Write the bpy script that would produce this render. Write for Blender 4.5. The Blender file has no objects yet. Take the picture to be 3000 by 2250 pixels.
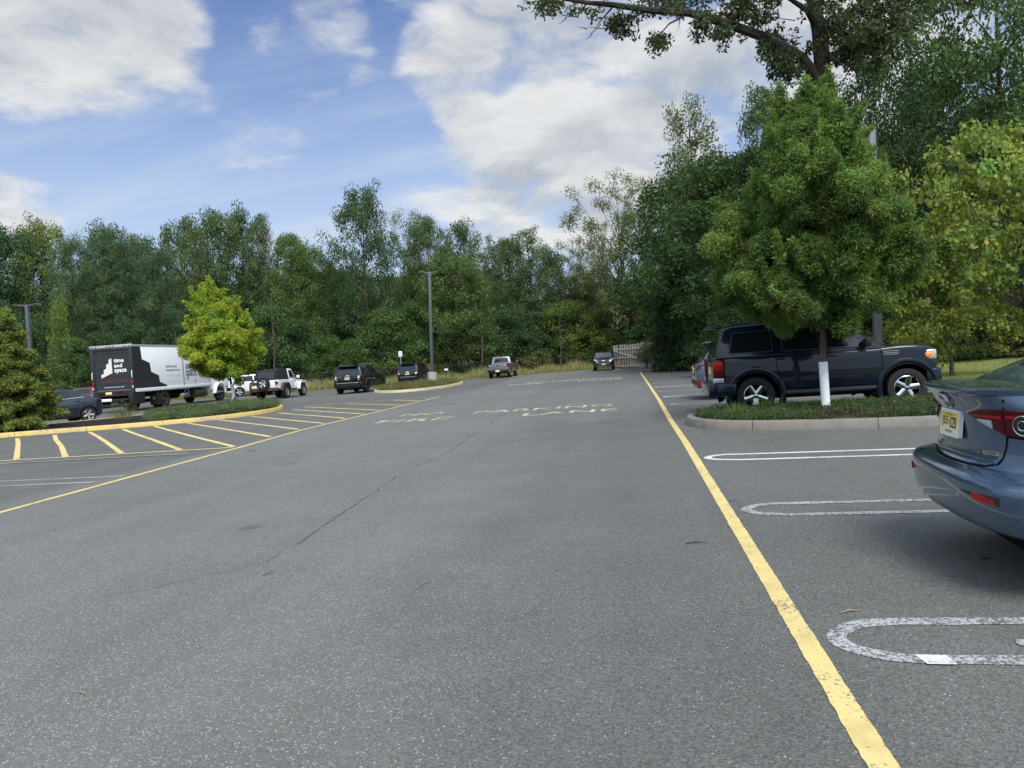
import bpy, bmesh, math, random
import numpy as np
from mathutils import Vector, Matrix
from mathutils.bvhtree import BVHTree
R = math.radians
sc = bpy.context.scene
COL = sc.collection
# ------------------------------------------------------------------ camera, sky, sun, exposure
CAMH = 1.5
_n = Vector((-.066, 1, .0342)).normalized()
_y = Vector(((1846-1500)/2150, -(1029-1125)/2150, -1)); _y = (_y - _n*_y.dot(_n)).normalized()
_x = _y.cross(_n)
CAMR = Matrix((_x, _y, _n))
cam = bpy.data.cameras.new('camera'); camo = bpy.data.objects.new('camera', cam); COL.objects.link(camo)
cam.sensor_width = 36; cam.lens = 2150/3000*36; cam.clip_start = .05; cam.clip_end = 3000
camo.matrix_world = Matrix.Translation((0, 0, CAMH)) @ CAMR.to_4x4()
sc.camera = camo
sc.view_settings.view_transform = 'Standard'; sc.view_settings.look = 'None'
sc.view_settings.gamma = 1; sc.view_settings.exposure = 1.0
SUN_EL, SUN_AZ = R(52), R(158)      # azimuth measured clockwise from +Y
sd = Vector((math.sin(SUN_AZ)*math.cos(SUN_EL), math.cos(SUN_AZ)*math.cos(SUN_EL), math.sin(SUN_EL)))
sl = bpy.data.lights.new('sun', 'SUN'); so = bpy.data.objects.new('sun', sl); COL.objects.link(so)
sl.energy = 1.95; sl.angle = R(28); sl.color = (1, .95, .88)
so.rotation_euler = (-sd).to_track_quat('-Z', 'Y').to_euler()

def ray(px, py):
    return CAMR @ Vector(((px-1500)/2150, -(py-1125)/2150, -1))
def at(px, py, Z):
    return ray(px, py)*Z + Vector((0, 0, CAMH))
def ground(px, py, z=0.):
    d = ray(px, py); t = (z-CAMH)/d.z
    return Vector((d.x*t, d.y*t, z))

class NT:
    def __init__(s, tree): s.t = tree; tree.nodes.clear()
    def n(s, kind, **kw):
        nd = s.t.nodes.new(kind)
        for k, v in kw.items():
            if k == 'inp':
                for a, b in v.items(): s.put(nd.inputs[a], b)
            else: setattr(nd, k, v)
        return nd
    def put(s, sock, v):
        if hasattr(v, 'is_output') or isinstance(v, bpy.types.NodeSocket): s.t.links.new(v, sock)
        else: sock.default_value = v
    def math(s, op, a, b=0., c=None, clamp=False):
        nd = s.n('ShaderNodeMath', operation=op, use_clamp=clamp); s.put(nd.inputs[0], a); s.put(nd.inputs[1], b)
        if c is not None: s.put(nd.inputs[2], c)
        return nd.outputs[0]
    def vm(s, op, a, b=None):
        nd = s.n('ShaderNodeVectorMath', operation=op); s.put(nd.inputs[0], a)
        if b is not None: s.put(nd.inputs[1], b)
        return nd.outputs['Value'] if op in ('DOT_PRODUCT', 'LENGTH') else nd.outputs[0]
    def mix(s, f, a, b, mode='MIX'):
        nd = s.n('ShaderNodeMix', data_type='RGBA', blend_type=mode)
        s.put(nd.inputs[0], f); s.put(nd.inputs[6], a); s.put(nd.inputs[7], b); return nd.outputs[2]
    def ss(s, v, lo, hi):
        nd = s.n('ShaderNodeMapRange', interpolation_type='SMOOTHSTEP', inp={0: v, 1: lo, 2: hi, 3: 0., 4: 1.}); return nd.outputs[0]
    def noise(s, vec, scale, detail=4., rough=.5, out=0):
        nd = s.n('ShaderNodeTexNoise', inp={'Scale': scale, 'Detail': detail, 'Roughness': rough})
        if vec is not None: s.put(nd.inputs['Vector'], vec)
        return nd.outputs[out]

def c4(c): return (c[0], c[1], c[2], 1.)
world = bpy.data.worlds.new("World"); sc.world = world; world.use_nodes = True
def build_sky():
    T = NT(world.node_tree)
    sky = T.n('ShaderNodeTexSky', sky_type='NISHITA', sun_disc=False, sun_elevation=SUN_EL, sun_rotation=SUN_AZ)
    sky.air_density = 1.0; sky.dust_density = .6; sky.ozone_density = 2.2
    d = T.n('ShaderNodeTexCoord').outputs['Generated']
    sep = T.n('ShaderNodeSeparateXYZ'); T.put(sep.inputs[0], d)
    z = T.math('MAXIMUM', sep.outputs[2], .0)
    zz = T.math('ADD', z, .22)
    cmb = T.n('ShaderNodeCombineXYZ', inp={0: T.math('DIVIDE', sep.outputs[0], zz), 1: T.math('DIVIDE', sep.outputs[1], zz), 2: 0.})
    p = cmb.outputs[0]
    # where the big clouds stand in the sky: directions and angular radii (degrees)
    blobs = [(60,60,6.5,1.),(230,60,6,1.),(400,70,5,1.),(480,100,2.6,.9),(140,150,2.8,.5),(0,640,4,.8),
             (840,70,3.5,.55),(950,50,4,.6),(1000,150,3,.5),(910,240,3,.45),(1150,30,3,.35),(570,290,2.2,.4),(700,430,3,.3),(800,425,2.5,.3),
             (1330,160,4.5,.8),(1500,90,7,.9),(1640,150,6,.9),(1400,260,4,.7),(1330,320,2.4,.8),(1420,370,4,.95),(1560,390,6,1.),
             (1720,430,6.5,1.),(1880,380,5,.95),(1950,260,5,.8),(1530,540,6,.9),(1720,590,6,.95),(1330,530,4.5,.6),(1220,560,3.5,.4),
             (2080,230,5,.9),(2300,150,6,.9),(1850,130,4,.6),(2600,80,8,.9),(1750,20,5,.7),(1950,520,6,.9),(1480,640,5,.7)]
    acc = None
    for bx, by, r, w in blobs:
        v = ray(bx, by).normalized()
        dt = T.vm('DOT_PRODUCT', d, tuple(v))
        m = T.n('ShaderNodeMapRange', interpolation_type='SMOOTHSTEP', inp={0: dt, 1: math.cos(R(r*1.2)), 2: math.cos(R(r*.1)), 3: 0., 4: w}).outputs[0]
        acc = m if acc is None else T.math('MAXIMUM', acc, m)
    # the rest of the sky, outside this view: broken cloud
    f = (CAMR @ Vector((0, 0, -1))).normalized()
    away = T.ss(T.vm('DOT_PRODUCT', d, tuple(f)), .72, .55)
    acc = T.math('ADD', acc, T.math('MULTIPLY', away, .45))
    warp = T.vm('ADD', p, T.vm('MULTIPLY', T.noise(p, 3., 3., .5, 1), (.22, .22, .0)))
    n1 = T.noise(warp, 3.4, 12., .60)
    n2 = T.noise(T.vm('ADD', warp, T.vm('MULTIPLY', p, (-.10, -.10, 0))), 3.4, 5., .5)
    dens = T.math('ADD', T.math('MULTIPLY', acc, .62), T.math('MULTIPLY', T.math('SUBTRACT', n1, .5), 1.5))
    mask = T.ss(dens, .17, .58)
    core = T.ss(dens, .35, 1.0)
    lit = T.math('ADD', .62, T.math('MULTIPLY', T.math('SUBTRACT', n1, n2), 2.6), clamp=True)
    lit = T.math('SUBTRACT', lit, T.math('MULTIPLY', core, .16), clamp=True)
    ccol = T.mix(lit, (2.2, 2.4, 2.75, 1), (4.15, 4.2, 4.2, 1))
    # thin high veil, streaky
    st = T.n('ShaderNodeMapping', inp={'Vector': p, 'Rotation': (0, 0, R(20)), 'Scale': (.7, 2.6, 1)}).outputs[0]
    veil = T.math('MULTIPLY', T.ss(T.noise(st, 1.6, 6., .55), .40, .80), .42)
    low = T.math('MULTIPLY', T.ss(z, .45, .12), .62)
    veil = T.math('ADD', veil, low, clamp=True)
    base = T.mix(1., sky.outputs[0], (.62, .62, .74, 1), 'MULTIPLY')
    col = T.mix(veil, base, (3.0, 3.55, 4.3, 1))
    col = T.mix(T.math('MULTIPLY', mask, .96), col, ccol)
    over = T.math('MULTIPLY', T.math('MULTIPLY', T.ss(T.vm('DOT_PRODUCT', d, tuple(f)), .66, .38), T.ss(z, .12, .55)), 2.2)  # added fill light: brightens the unseen sky overhead and behind the camera
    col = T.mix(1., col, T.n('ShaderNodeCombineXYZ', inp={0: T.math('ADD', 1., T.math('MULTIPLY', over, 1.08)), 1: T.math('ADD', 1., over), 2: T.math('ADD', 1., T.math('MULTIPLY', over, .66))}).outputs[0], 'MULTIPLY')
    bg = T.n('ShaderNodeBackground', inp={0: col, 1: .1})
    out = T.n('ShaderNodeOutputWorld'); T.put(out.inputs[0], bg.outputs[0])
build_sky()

# ------------------------------------------------------------------ materials
MATS = {}
def pmat(name, col, rough=.5, metal=0., spec=.5, coat=0., var=0., vscale=8., bump=0., bscale=60., emit=None):
    if name in MATS: return MATS[name]
    m = bpy.data.materials.new(name); m.use_nodes = True; T = NT(m.node_tree)
    b = T.n('ShaderNodeBsdfPrincipled', inp={'Base Color': c4(col), 'Roughness': rough, 'Metallic': metal, 'Specular IOR Level': spec, 'Coat Weight': coat, 'Coat Roughness': .03})
    if var or bump:
        tc = T.n('ShaderNodeTexCoord').outputs['Object']
    if var:
        n = T.noise(tc, vscale, 6., .6)
        k = T.n('ShaderNodeMapRange', inp={0: n, 1: .3, 2: .7, 3: 1-var, 4: 1+var}).outputs[0]
        T.put(b.inputs['Base Color'], T.mix(1., c4(col), T.n('ShaderNodeCombineXYZ', inp={0: k, 1: k, 2: k}).outputs[0], 'MULTIPLY'))
    if bump:
        bn = T.n('ShaderNodeBump', inp={'Strength': bump, 'Distance': .02, 'Height': T.noise(tc, bscale, 4., .6)})
        T.put(b.inputs['Normal'], bn.outputs[0])
    T.put(T.n('ShaderNodeOutputMaterial').inputs[0], b.outputs[0])
    MATS[name] = m; return m

def leafmat(name, trans=.38, rough=.55, spec=.25):
    if name in MATS: return MATS[name]
    m = bpy.data.materials.new(name); m.use_nodes = True; T = NT(m.node_tree)
    a = T.n('ShaderNodeAttribute', attribute_name='tint').outputs['Color']
    oc = T.n('ShaderNodeObjectInfo').outputs['Color']
    col = T.mix(1., a, oc, 'MULTIPLY')
    p = T.n('ShaderNodeBsdfPrincipled', inp={'Base Color': col, 'Roughness': rough, 'Specular IOR Level': spec})
    t = T.n('ShaderNodeBsdfTranslucent', inp={0: T.mix(1., col, (1.15, 1.2, .6, 1), 'MULTIPLY')})
    mx = T.n('ShaderNodeMixShader', inp={0: trans, 1: p.outputs[0], 2: t.outputs[0]})
    T.put(T.n('ShaderNodeOutputMaterial').inputs[0], mx.outputs[0])
    MATS[name] = m; return m

def asphalt_mat():
    m = bpy.data.materials.new('asphalt'); m.use_nodes = True; T = NT(m.node_tree)
    g = T.n('ShaderNodeNewGeometry').outputs['Position']
    sep = T.n('ShaderNodeSeparateXYZ', inp={0: g})
    fine = T.noise(g, 120., 3., .6)
    med = T.noise(g, 1.1, 5., .6)
    big = T.noise(g, .16, 4., .55)
    # coarse, weathered lane left of the paving seam, smoother mat right of it
    seam = T.math('ADD', T.math('MULTIPLY', sep.outputs[1], -.085), T.math('MULTIPLY', T.math('SUBTRACT', med, .5), 1.2))
    z1 = T.ss(T.math('SUBTRACT', sep.outputs[0], T.math('ADD', seam, -.9)), .9, -.8)
    z2 = T.ss(T.math('ADD', sep.outputs[0], T.math('MULTIPLY', big, .8)), -8.6, -7.6)
    coarse = T.math('MULTIPLY', z1, z2)
    far = T.ss(T.math('ADD', sep.outputs[1], T.math('MULTIPLY', T.math('SUBTRACT', med, .5), 3.)), 15.5, 17.5)
    nearx = T.ss(sep.outputs[0], .9, .2)
    coarse = T.math('MAXIMUM', coarse, T.math('MULTIPLY', T.math('MULTIPLY', far, .75), T.math('MULTIPLY', z2, nearx)))
    v = T.n('ShaderNodeTexVoronoi', feature='F1', inp={'Vector': g, 'Scale': 75., 'Randomness': 1.})
    vs = T.n('ShaderNodeSeparateColor', inp={0: v.outputs['Color']})
    stone = T.ss(v.outputs['Distance'], .42, .26)
    thr = T.math('SUBTRACT', .91, T.math('MULTIPLY', coarse, .30))
    pick = T.ss(vs.outputs[0], thr, T.math('ADD', thr, .06))
    chip = T.math('MULTIPLY', T.math('MULTIPLY', stone, pick), T.math('ADD', .35, T.math('MULTIPLY', vs.outputs[1], .65)))
    v2 = T.n('ShaderNodeTexVoronoi', feature='F1', inp={'Vector': g, 'Scale': 115., 'Randomness': 1.})
    vs2 = T.n('ShaderNodeSeparateColor', inp={0: v2.outputs['Color']})
    base = T.mix(T.math('ADD', T.math('MULTIPLY', vs2.outputs[0], .6), T.math('MULTIPLY', fine, .4)), (.034, .0352, .0338, 1), (.152, .155, .146, 1))
    base = T.mix(T.math('MULTIPLY', coarse, .28), base, (.162, .165, .154, 1))
    k = T.n('ShaderNodeMapRange', inp={0: T.math('ADD', T.math('MULTIPLY', med, .5), T.math('MULTIPLY', big, .5)), 1: .3, 2: .7, 3: .84, 4: 1.14}).outputs[0]
    base = T.mix(1., base, T.n('ShaderNodeCombineXYZ', inp={0: k, 1: k, 2: k}).outputs[0], 'MULTIPLY')
    trk = T.n('ShaderNodeMapping', inp={'Vector': g, 'Scale': (1.1, .05, 1)}).outputs[0]
    k2 = T.n('ShaderNodeMapRange', inp={0: T.noise(trk, 1., 4., .6), 1: .3, 2: .7, 3: .90, 4: 1.09}).outputs[0]
    base = T.mix(1., base, T.n('ShaderNodeCombineXYZ', inp={0: k2, 1: k2, 2: k2}).outputs[0], 'MULTIPLY')
    col = T.mix(chip, base, (.33, .333, .328, 1))
    stain = T.math('MULTIPLY', T.ss(T.noise(g, .75, 3., .5), .68, .76), .35)
    col = T.mix(stain, col, (.03, .032, .035, 1))
    drip = T.n('ShaderNodeTexVoronoi', feature='F1', inp={'Vector': T.vm('ADD', g, T.vm('MULTIPLY', T.noise(g, 6., 3., .5, 1), (.12, .12, 0))), 'Scale': .8, 'Randomness': 1.})
    dsel = T.n('ShaderNodeSeparateColor', inp={0: drip.outputs['Color']})
    dsz = T.math('MULTIPLY', T.ss(dsel.outputs[0], .55, 1.), .16)
    dm = T.math('MULTIPLY', T.ss(T.math('SUBTRACT', drip.outputs['Distance'], dsz), .02, -.05), .6)
    col = T.mix(dm, col, (.028, .029, .029, 1))
    hgt = T.math('ADD', T.math('MULTIPLY', v.outputs['Distance'], -.7), T.math('MULTIPLY', fine, .6))
    bn = T.n('ShaderNodeBump', inp={'Strength': .55, 'Distance': .006, 'Height': hgt})
    b = T.n('ShaderNodeBsdfPrincipled', inp={'Base Color': col, 'Roughness': .78, 'Specular IOR Level': .35, 'Normal': bn.outputs[0]})
    T.put(T.n('ShaderNodeOutputMaterial').inputs[0], b.outputs[0])
    return m

def paint_mat(name, col, wear=.3, wscale=35., under=(.10, .103, .107), dirt=.25):
    m = bpy.data.materials.new(name); m.use_nodes = True; T = NT(m.node_tree)
    g = T.n('ShaderNodeNewGeometry').outputs['Position']
    v = T.n('ShaderNodeTexVoronoi', feature='F1', inp={'Vector': g, 'Scale': 90., 'Randomness': 1.})
    vs = T.n('ShaderNodeSeparateColor', inp={0: v.outputs['Color']})
    n = T.math('ADD', T.math('MULTIPLY', T.noise(g, wscale, 4., .7), .6), T.math('MULTIPLY', vs.outputs[0], .4))
    n = T.math('ADD', n, T.math('MULTIPLY', T.math('SUBTRACT', T.noise(g, 1.3, 4., .65), .5), .95))
    w = T.ss(n, 1-wear-.09, 1-wear+.09)
    dn = T.math('MULTIPLY', T.ss(T.noise(g, 4.5, 5., .65), .42, .75), dirt)
    c = T.mix(dn, c4(col), c4([x*.55 for x in col]))
    c = T.mix(w, c, c4(under))
    bn = T.n('ShaderNodeBump', inp={'Strength': .3, 'Distance': .004, 'Height': v.outputs['Distance']})
    b = T.n('ShaderNodeBsdfPrincipled', inp={'Base Color': c, 'Roughness': .7, 'Specular IOR Level': .3, 'Normal': bn.outputs[0]})
    T.put(T.n('ShaderNodeOutputMaterial').inputs[0], b.outputs[0])
    return m

def ground_mat(name, cols, scale=2., fine=60., bump=.5):
    m = bpy.data.materials.new(name); m.use_nodes = True; T = NT(m.node_tree)
    g = T.n('ShaderNodeNewGeometry').outputs['Position']
    a = T.ss(T.noise(g, scale, 6., .65), .35, .65)
    f = T.noise(g, fine, 4., .7)
    c = T.mix(a, c4(cols[0]), c4(cols[1]))
    c = T.mix(T.ss(f, .5, .75), c, c4(cols[2]))
    bn = T.n('ShaderNodeBump', inp={'Strength': bump, 'Distance': .03, 'Height': f})
    b = T.n('ShaderNodeBsdfPrincipled', inp={'Base Color': c, 'Roughness': .9, 'Specular IOR Level': .15, 'Normal': bn.outputs[0]})
    T.put(T.n('ShaderNodeOutputMaterial').inputs[0], b.outputs[0])
    return m

def bark_mat(name, a, b_):
    m = bpy.data.materials.new(name); m.use_nodes = True; T = NT(m.node_tree)
    o = T.n('ShaderNodeTexCoord').outputs['Object']
    mp = T.n('ShaderNodeMapping', inp={'Vector': o, 'Scale': (9, 9, 1.6)}).outputs[0]
    n = T.noise(mp, 2.5, 6., .65)
    c = T.mix(T.ss(n, .35, .68), c4(a), c4(b_))
    bn = T.n('ShaderNodeBump', inp={'Strength': .8, 'Distance': .03, 'Height': n})
    b = T.n('ShaderNodeBsdfPrincipled', inp={'Base Color': c, 'Roughness': .85, 'Specular IOR Level': .2, 'Normal': bn.outputs[0]})
    T.put(T.n('ShaderNodeOutputMaterial').inputs[0], b.outputs[0])
    MATS[name] = m; return m

def carpaint(name, col, metal=.0, rough=.28, flake=.0, coat=1., dirt=.12, spec=.5):
    m = bpy.data.materials.new(name); m.use_nodes = True; T = NT(m.node_tree)
    o = T.n('ShaderNodeTexCoord').outputs['Object']
    n = T.noise(o, 2.2, 6., .65)
    sep = T.n('ShaderNodeSeparateXYZ', inp={0: o})
    lowd = T.math('MULTIPLY', T.ss(sep.outputs[2], .75, .2), .5)
    dd = T.math('MULTIPLY', T.math('ADD', T.ss(n, .4, .8), lowd, clamp=True), dirt)
    c = T.mix(dd, c4(col), (.13, .125, .115, 1))
    r = T.math('ADD', rough, T.math('MULTIPLY', dd, .8))
    b = T.n('ShaderNodeBsdfPrincipled', inp={'Base Color': c, 'Roughness': r, 'Metallic': metal, 'Specular IOR Level': spec, 'Coat Weight': coat, 'Coat Roughness': T.math('ADD', .03, T.math('MULTIPLY', dd, .5))})
    T.put(T.n('ShaderNodeOutputMaterial').inputs[0], b.outputs[0])
    MATS[name] = m; return m

M_ASPH = asphalt_mat()
M_YEL = paint_mat('yellow_paint', (.55, .445, .185), .27, dirt=.5)
M_YEL2 = paint_mat('yellow_paint_worn', (.60, .47, .20), .30, dirt=.4)
M_WORD = paint_mat('lane_word_paint', (.54, .49, .31), .47)
M_PALE = paint_mat('pale_paint', (.58, .55, .42), .38)
M_WHT = paint_mat('white_paint_worn', (.34, .35, .355), .46)
M_WHTB = paint_mat('white_paint_fresh', (.50, .51, .52), .28)
M_KERB = paint_mat('kerb_concrete', (.175, .165, .148), .14, 9., (.12, .115, .1), .6)
M_KERBY = paint_mat('kerb_yellow', (.58, .425, .13), .36, 6., (.30, .27, .21), .5)
M_KERBP = paint_mat('kerb_pale_yellow', (.50, .43, .25), .34, 6., (.33, .31, .27), .4)
M_CRACK = pmat('crack_filler', (.022, .023, .026), .8)
M_MULCH = ground_mat('mulch', ((.010, .010, .011), (.022, .020, .020), (.035, .030, .028)), 3., 40., .9)
M_SOIL = ground_mat('soil', ((.045, .035, .026), (.07, .055, .04), (.10, .085, .06)), 3., 40., .9)
M_LAWN = ground_mat('lawn', ((.125, .160, .045), (.175, .180, .062), (.20, .185, .085)), .9, 45., .8)
M_FLOOR = ground_mat('forest_floor', ((.030, .038, .016), (.05, .05, .022), (.08, .07, .035)), .4, 12., .8)
M_BARK = bark_mat('bark_grey_brown', (.035, .030, .026), (.10, .088, .075))
M_BARKD = bark_mat('bark_dark', (.020, .018, .016), (.055, .048, .042))
M_BARKY = bark_mat('bark_young', (.06, .042, .030), (.15, .115, .085))
M_LEAF = leafmat('leaf'); M_NEED = leafmat('needle', .15, .6, .2); M_GRASS = leafmat('grass_blade', .35, .6, .2)
M_GLASS = pmat('tinted_glass', (.008, .010, .012), .03, 0, .6)
M_GLASSL = pmat('clear_glass', (.028, .036, .036), .03, 0, .6)
M_TYRE = pmat('tyre_rubber', (.016, .016, .017), .75, 0, .3, 0, .25, 20)
M_BLK = pmat('black_plastic', (.014, .015, .017), .5, 0, .4, 0, .2, 15)
M_DARK = pmat('dark_void', (.006, .006, .007), .9, 0, .1)
M_CHROME = pmat('chrome', (.55, .56, .58), .14, 1.)
M_ALLOY = pmat('alloy', (.62, .63, .65), .25, .9)
M_BALLOY = pmat('black_alloy', (.02, .02, .022), .3, .3)
M_STEEL = pmat('galvanised', (.32, .33, .34), .5, .6, var=.2)
M_RED = pmat('red_lens', (.30, .006, .010), .2, 0, .3, .0)
M_REDD = pmat('dark_red_lens', (.060, .002, .005), .15, 0, .25, .0)
M_CLEAR = pmat('clear_lens', (.42, .44, .46), .1, .3, .6, .6, .3, 25)
M_AMBER = pmat('amber_lens', (.75, .22, .02), .15, 0, .6, .8)
M_PLATE = pmat('plate_yellow', (.72, .62, .26), .4, var=.12, vscale=6)
M_PLATEW = pmat('plate_cream', (.74, .70, .50), .4, var=.1)
M_WHITE = pmat('white_enamel', (.78, .79, .80), .35, 0, .5, .3, .05, 3)
M_POLE = pmat('pole_dark_grey', (.085, .092, .105), .45, .2, .5, 0, .12, 4)
M_CONC = pmat('concrete', (.36, .34, .31), .9, 0, .2, 0, .22, 5, .3)
M_WOOD = pmat('weathered_wood', (.30, .275, .245), .85, 0, .2, 0, .35, 7, .5, 30)
M_GUARD = pmat('white_plastic_guard', (.74, .76, .78), .45, 0, .4, 0, .08, 10)
M_WRITE = pmat('black_lettering', (.012, .012, .014), .5)
M_RUST = pmat('rusty_metal', (.085, .042, .030), .8, .2, .3, 0, .6, 9)

# ------------------------------------------------------------------ mesh helpers
class MB:
    def __init__(s): s.v = []; s.f = []; s.m = []; s.sm = []
    def add(s, vs, fs, mi=0, smooth=False):
        o = len(s.v); s.v += [tuple(v) for v in vs]
        for f in fs: s.f.append([i+o for i in f]); s.m.append(mi); s.sm.append(smooth)
        return s
    def box(s, c, d, mi=0, M=None):
        x, y, z = d[0]/2, d[1]/2, d[2]/2
        vs = [Vector((a*x, b*y, e*z)) for e in (-1, 1) for b in (-1, 1) for a in (-1, 1)]
        if M is not None: vs = [M @ v for v in vs]
        vs = [v + Vector(c) for v in vs]
        return s.add(vs, [(0, 2, 3, 1), (4, 5, 7, 6), (0, 1, 5, 4), (2, 6, 7, 3), (0, 4, 6, 2), (1, 3, 7, 5)], mi)
    def tube(s, pts, rad, n=8, mi=0, cap=True, smooth=True):
        pts = [Vector(p) for p in pts]; k = len(pts)
        if not hasattr(rad, '__len__'): rad = [rad]*k
        vs = []
        d0 = (pts[1]-pts[0]).normalized()
        u = d0.orthogonal().normalized()
        for i in range(k):
            d = (pts[min(i+1, k-1)]-pts[max(i-1, 0)]).normalized()
            u = (u - d*u.dot(d)).normalized(); w = d.cross(u)
            for j in range(n):
                a = 2*math.pi*j/n
                vs.append(pts[i] + (u*math.cos(a)+w*math.sin(a))*rad[i])
        fs = [(i*n+j, i*n+(j+1) % n, (i+1)*n+(j+1) % n, (i+1)*n+j) for i in range(k-1) for j in range(n)]
        s.add(vs, fs, mi, smooth)
        if cap: s.add(vs[:n], [list(range(n))[::-1]], mi); s.add(vs[-n:], [list(range(n))], mi)
        return s
    def lathe(s, prof, n=24, mi=0, axis='y', c=(0, 0, 0), smooth=True):
        vs = []
        for r, h in prof:
            for j in range(n):
                a = 2*math.pi*j/n; p = (r*math.cos(a), r*math.sin(a))
                vs.append((c[0]+p[0], c[1]+h, c[2]+p[1]) if axis == 'y' else (c[0]+p[0], c[1]+p[1], c[2]+h) if axis == 'z' else (c[0]+h, c[1]+p[0], c[2]+p[1]))
        fs = [(i*n+j, i*n+(j+1) % n, (i+1)*n+(j+1) % n, (i+1)*n+j) for i in range(len(prof)-1) for j in range(n)]
        return s.add(vs, fs, mi, smooth)
    def loft(s, rings, mi=0, smooth=True, cap=True):
        n = len(rings[0]); vs = [v for r in rings for v in r]
        fs = [(i*n+j, i*n+(j+1) % n, (i+1)*n+(j+1) % n, (i+1)*n+j) for i in range(len(rings)-1) for j in range(n)]
        if cap: fs += [list(range(n))[::-1], [(len(rings)-1)*n+j for j in range(n)]]
        return s.add(vs, fs, mi, smooth)
    def prism(s, poly, fn0, fn1, mi=0):
        """poly of 2-D points; fn0/fn1 map a point to 3-D for the two faces"""
        n = len(poly); a = [fn0(*p) for p in poly]; b = [fn1(*p) for p in poly]
        return s.add(a+b, [list(range(n))[::-1], [n+i for i in range(n)]] + [(i, (i+1) % n, n+(i+1) % n, n+i) for i in range(n)], mi)
    def mesh(s, name, mats, bevel=0, seg=2, ang=30, smooth_ang=None):
        me = bpy.data.meshes.new(name)
        me.from_pydata(s.v, [], s.f)
        if not isinstance(mats, (list, tuple)): mats = [mats]
        for m in mats: me.materials.append(m)
        me.polygons.foreach_set('material_index', s.m)
        me.polygons.foreach_set('use_smooth', s.sm)
        bm = bmesh.new(); bm.from_mesh(me)
        bmesh.ops.recalc_face_normals(bm, faces=bm.faces)
        if bevel:
            bmesh.ops.remove_doubles(bm, verts=bm.verts, dist=1e-5)
            es = [e for e in bm.edges if len(e.link_faces) == 2 and e.calc_face_angle(0) > R(ang)]
            bmesh.ops.bevel(bm, geom=es, offset=bevel, segments=seg, affect='EDGES', profile=.5, clamp_overlap=True)
            for f in bm.faces: f.smooth = True
        bm.to_mesh(me); bm.free()
        if bevel or smooth_ang or any(s.sm): me.set_sharp_from_angle(angle=R(smooth_ang or 38))
        me.update(); return me
    def build(s, name, mats, parent=None, loc=None, **kw):
        return link(name, s.mesh(name, mats, **kw), parent, loc)

def link(name, me, parent=None, loc=None):
    o = bpy.data.objects.new(name, me); COL.objects.link(o)
    if parent is not None: o.parent = parent
    if loc is not None: o.location = loc
    return o
def tag(o, label, cat, group=None, kind=None):
    o['label'] = label; o['category'] = cat
    if group: o['group'] = group
    if kind: o['kind'] = kind
    return o
def thing(name, label, cat, loc=(0, 0, 0), rz=0, group=None):
    o = bpy.data.objects.new(name, None); COL.objects.link(o); o.empty_display_size = .3
    o.location = loc; o.rotation_euler = (0, 0, rz)
    return tag(o, label, cat, group)
def struct(o): o['kind'] = 'structure'; return o
def text_poly(txt, w, h, bold=0., sp=1.):
    """text as 2-D verts/faces fitted into w x h, origin lower left"""
    cu = bpy.data.curves.new('t', 'FONT'); cu.body = txt; cu.offset = bold; cu.space_character = sp; cu.resolution_u = 3
    ob = bpy.data.objects.new('t', cu); COL.objects.link(ob)
    bpy.context.view_layer.update()
    me = bpy.data.meshes.new_from_object(ob.evaluated_get(bpy.context.evaluated_depsgraph_get()))
    V = np.array([v.co[:2] for v in me.vertices]); F = [list(p.vertices) for p in me.polygons]
    bpy.data.objects.remove(ob); bpy.data.curves.remove(cu); bpy.data.meshes.remove(me)
    lo, hi = V.min(0), V.max(0); V = (V-lo)/(hi-lo)*np.array([w, h])
    return V, F
def text_on(mb, txt, org, u, v, w, h, mi=0, bold=0., sp=1.):
    V, F = text_poly(txt, w, h, bold, sp); org, u, v = Vector(org), Vector(u), Vector(v)
    mb.add([org+u*a+v*b for a, b in V], F, mi)
# ------------------------------------------------------------------ ground, paving, kerbs
def sheet(name, pts, z, m, sub=False):
    return struct(MB().add([(p[0], p[1], z) for p in pts], [list(range(len(pts)))]).build(name, m))
sheet('ground', [(-500, -300), (500, -300), (500, 600), (-500, 600)], -.012, M_FLOOR)
LOT = [(-70, -20), (6.7, -20), (6.7, 53.3), (.9, 53.3), (-1.2, 69.0), (-3.5, 68.2), (-12.2, 62.2), (-24.5, 55.4), (-44, 47), (-70, 38)]
sheet('car_park', LOT, 0., M_ASPH)
sheet('lawn', [(6.85, -20), (60, -20), (60, 60), (6.85, 60)], .06, M_LAWN)
VERGE = [(-3.5, 68.2), (-12.2, 62.2), (-24.5, 55.4), (-44, 47), (-70, 38), (-71, 41), (-45, 50.5), (-25.5, 58.4), (-13.3, 65.2), (-4.5, 72)]
sheet('grass_verge', VERGE, .004, M_LAWN)

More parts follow.
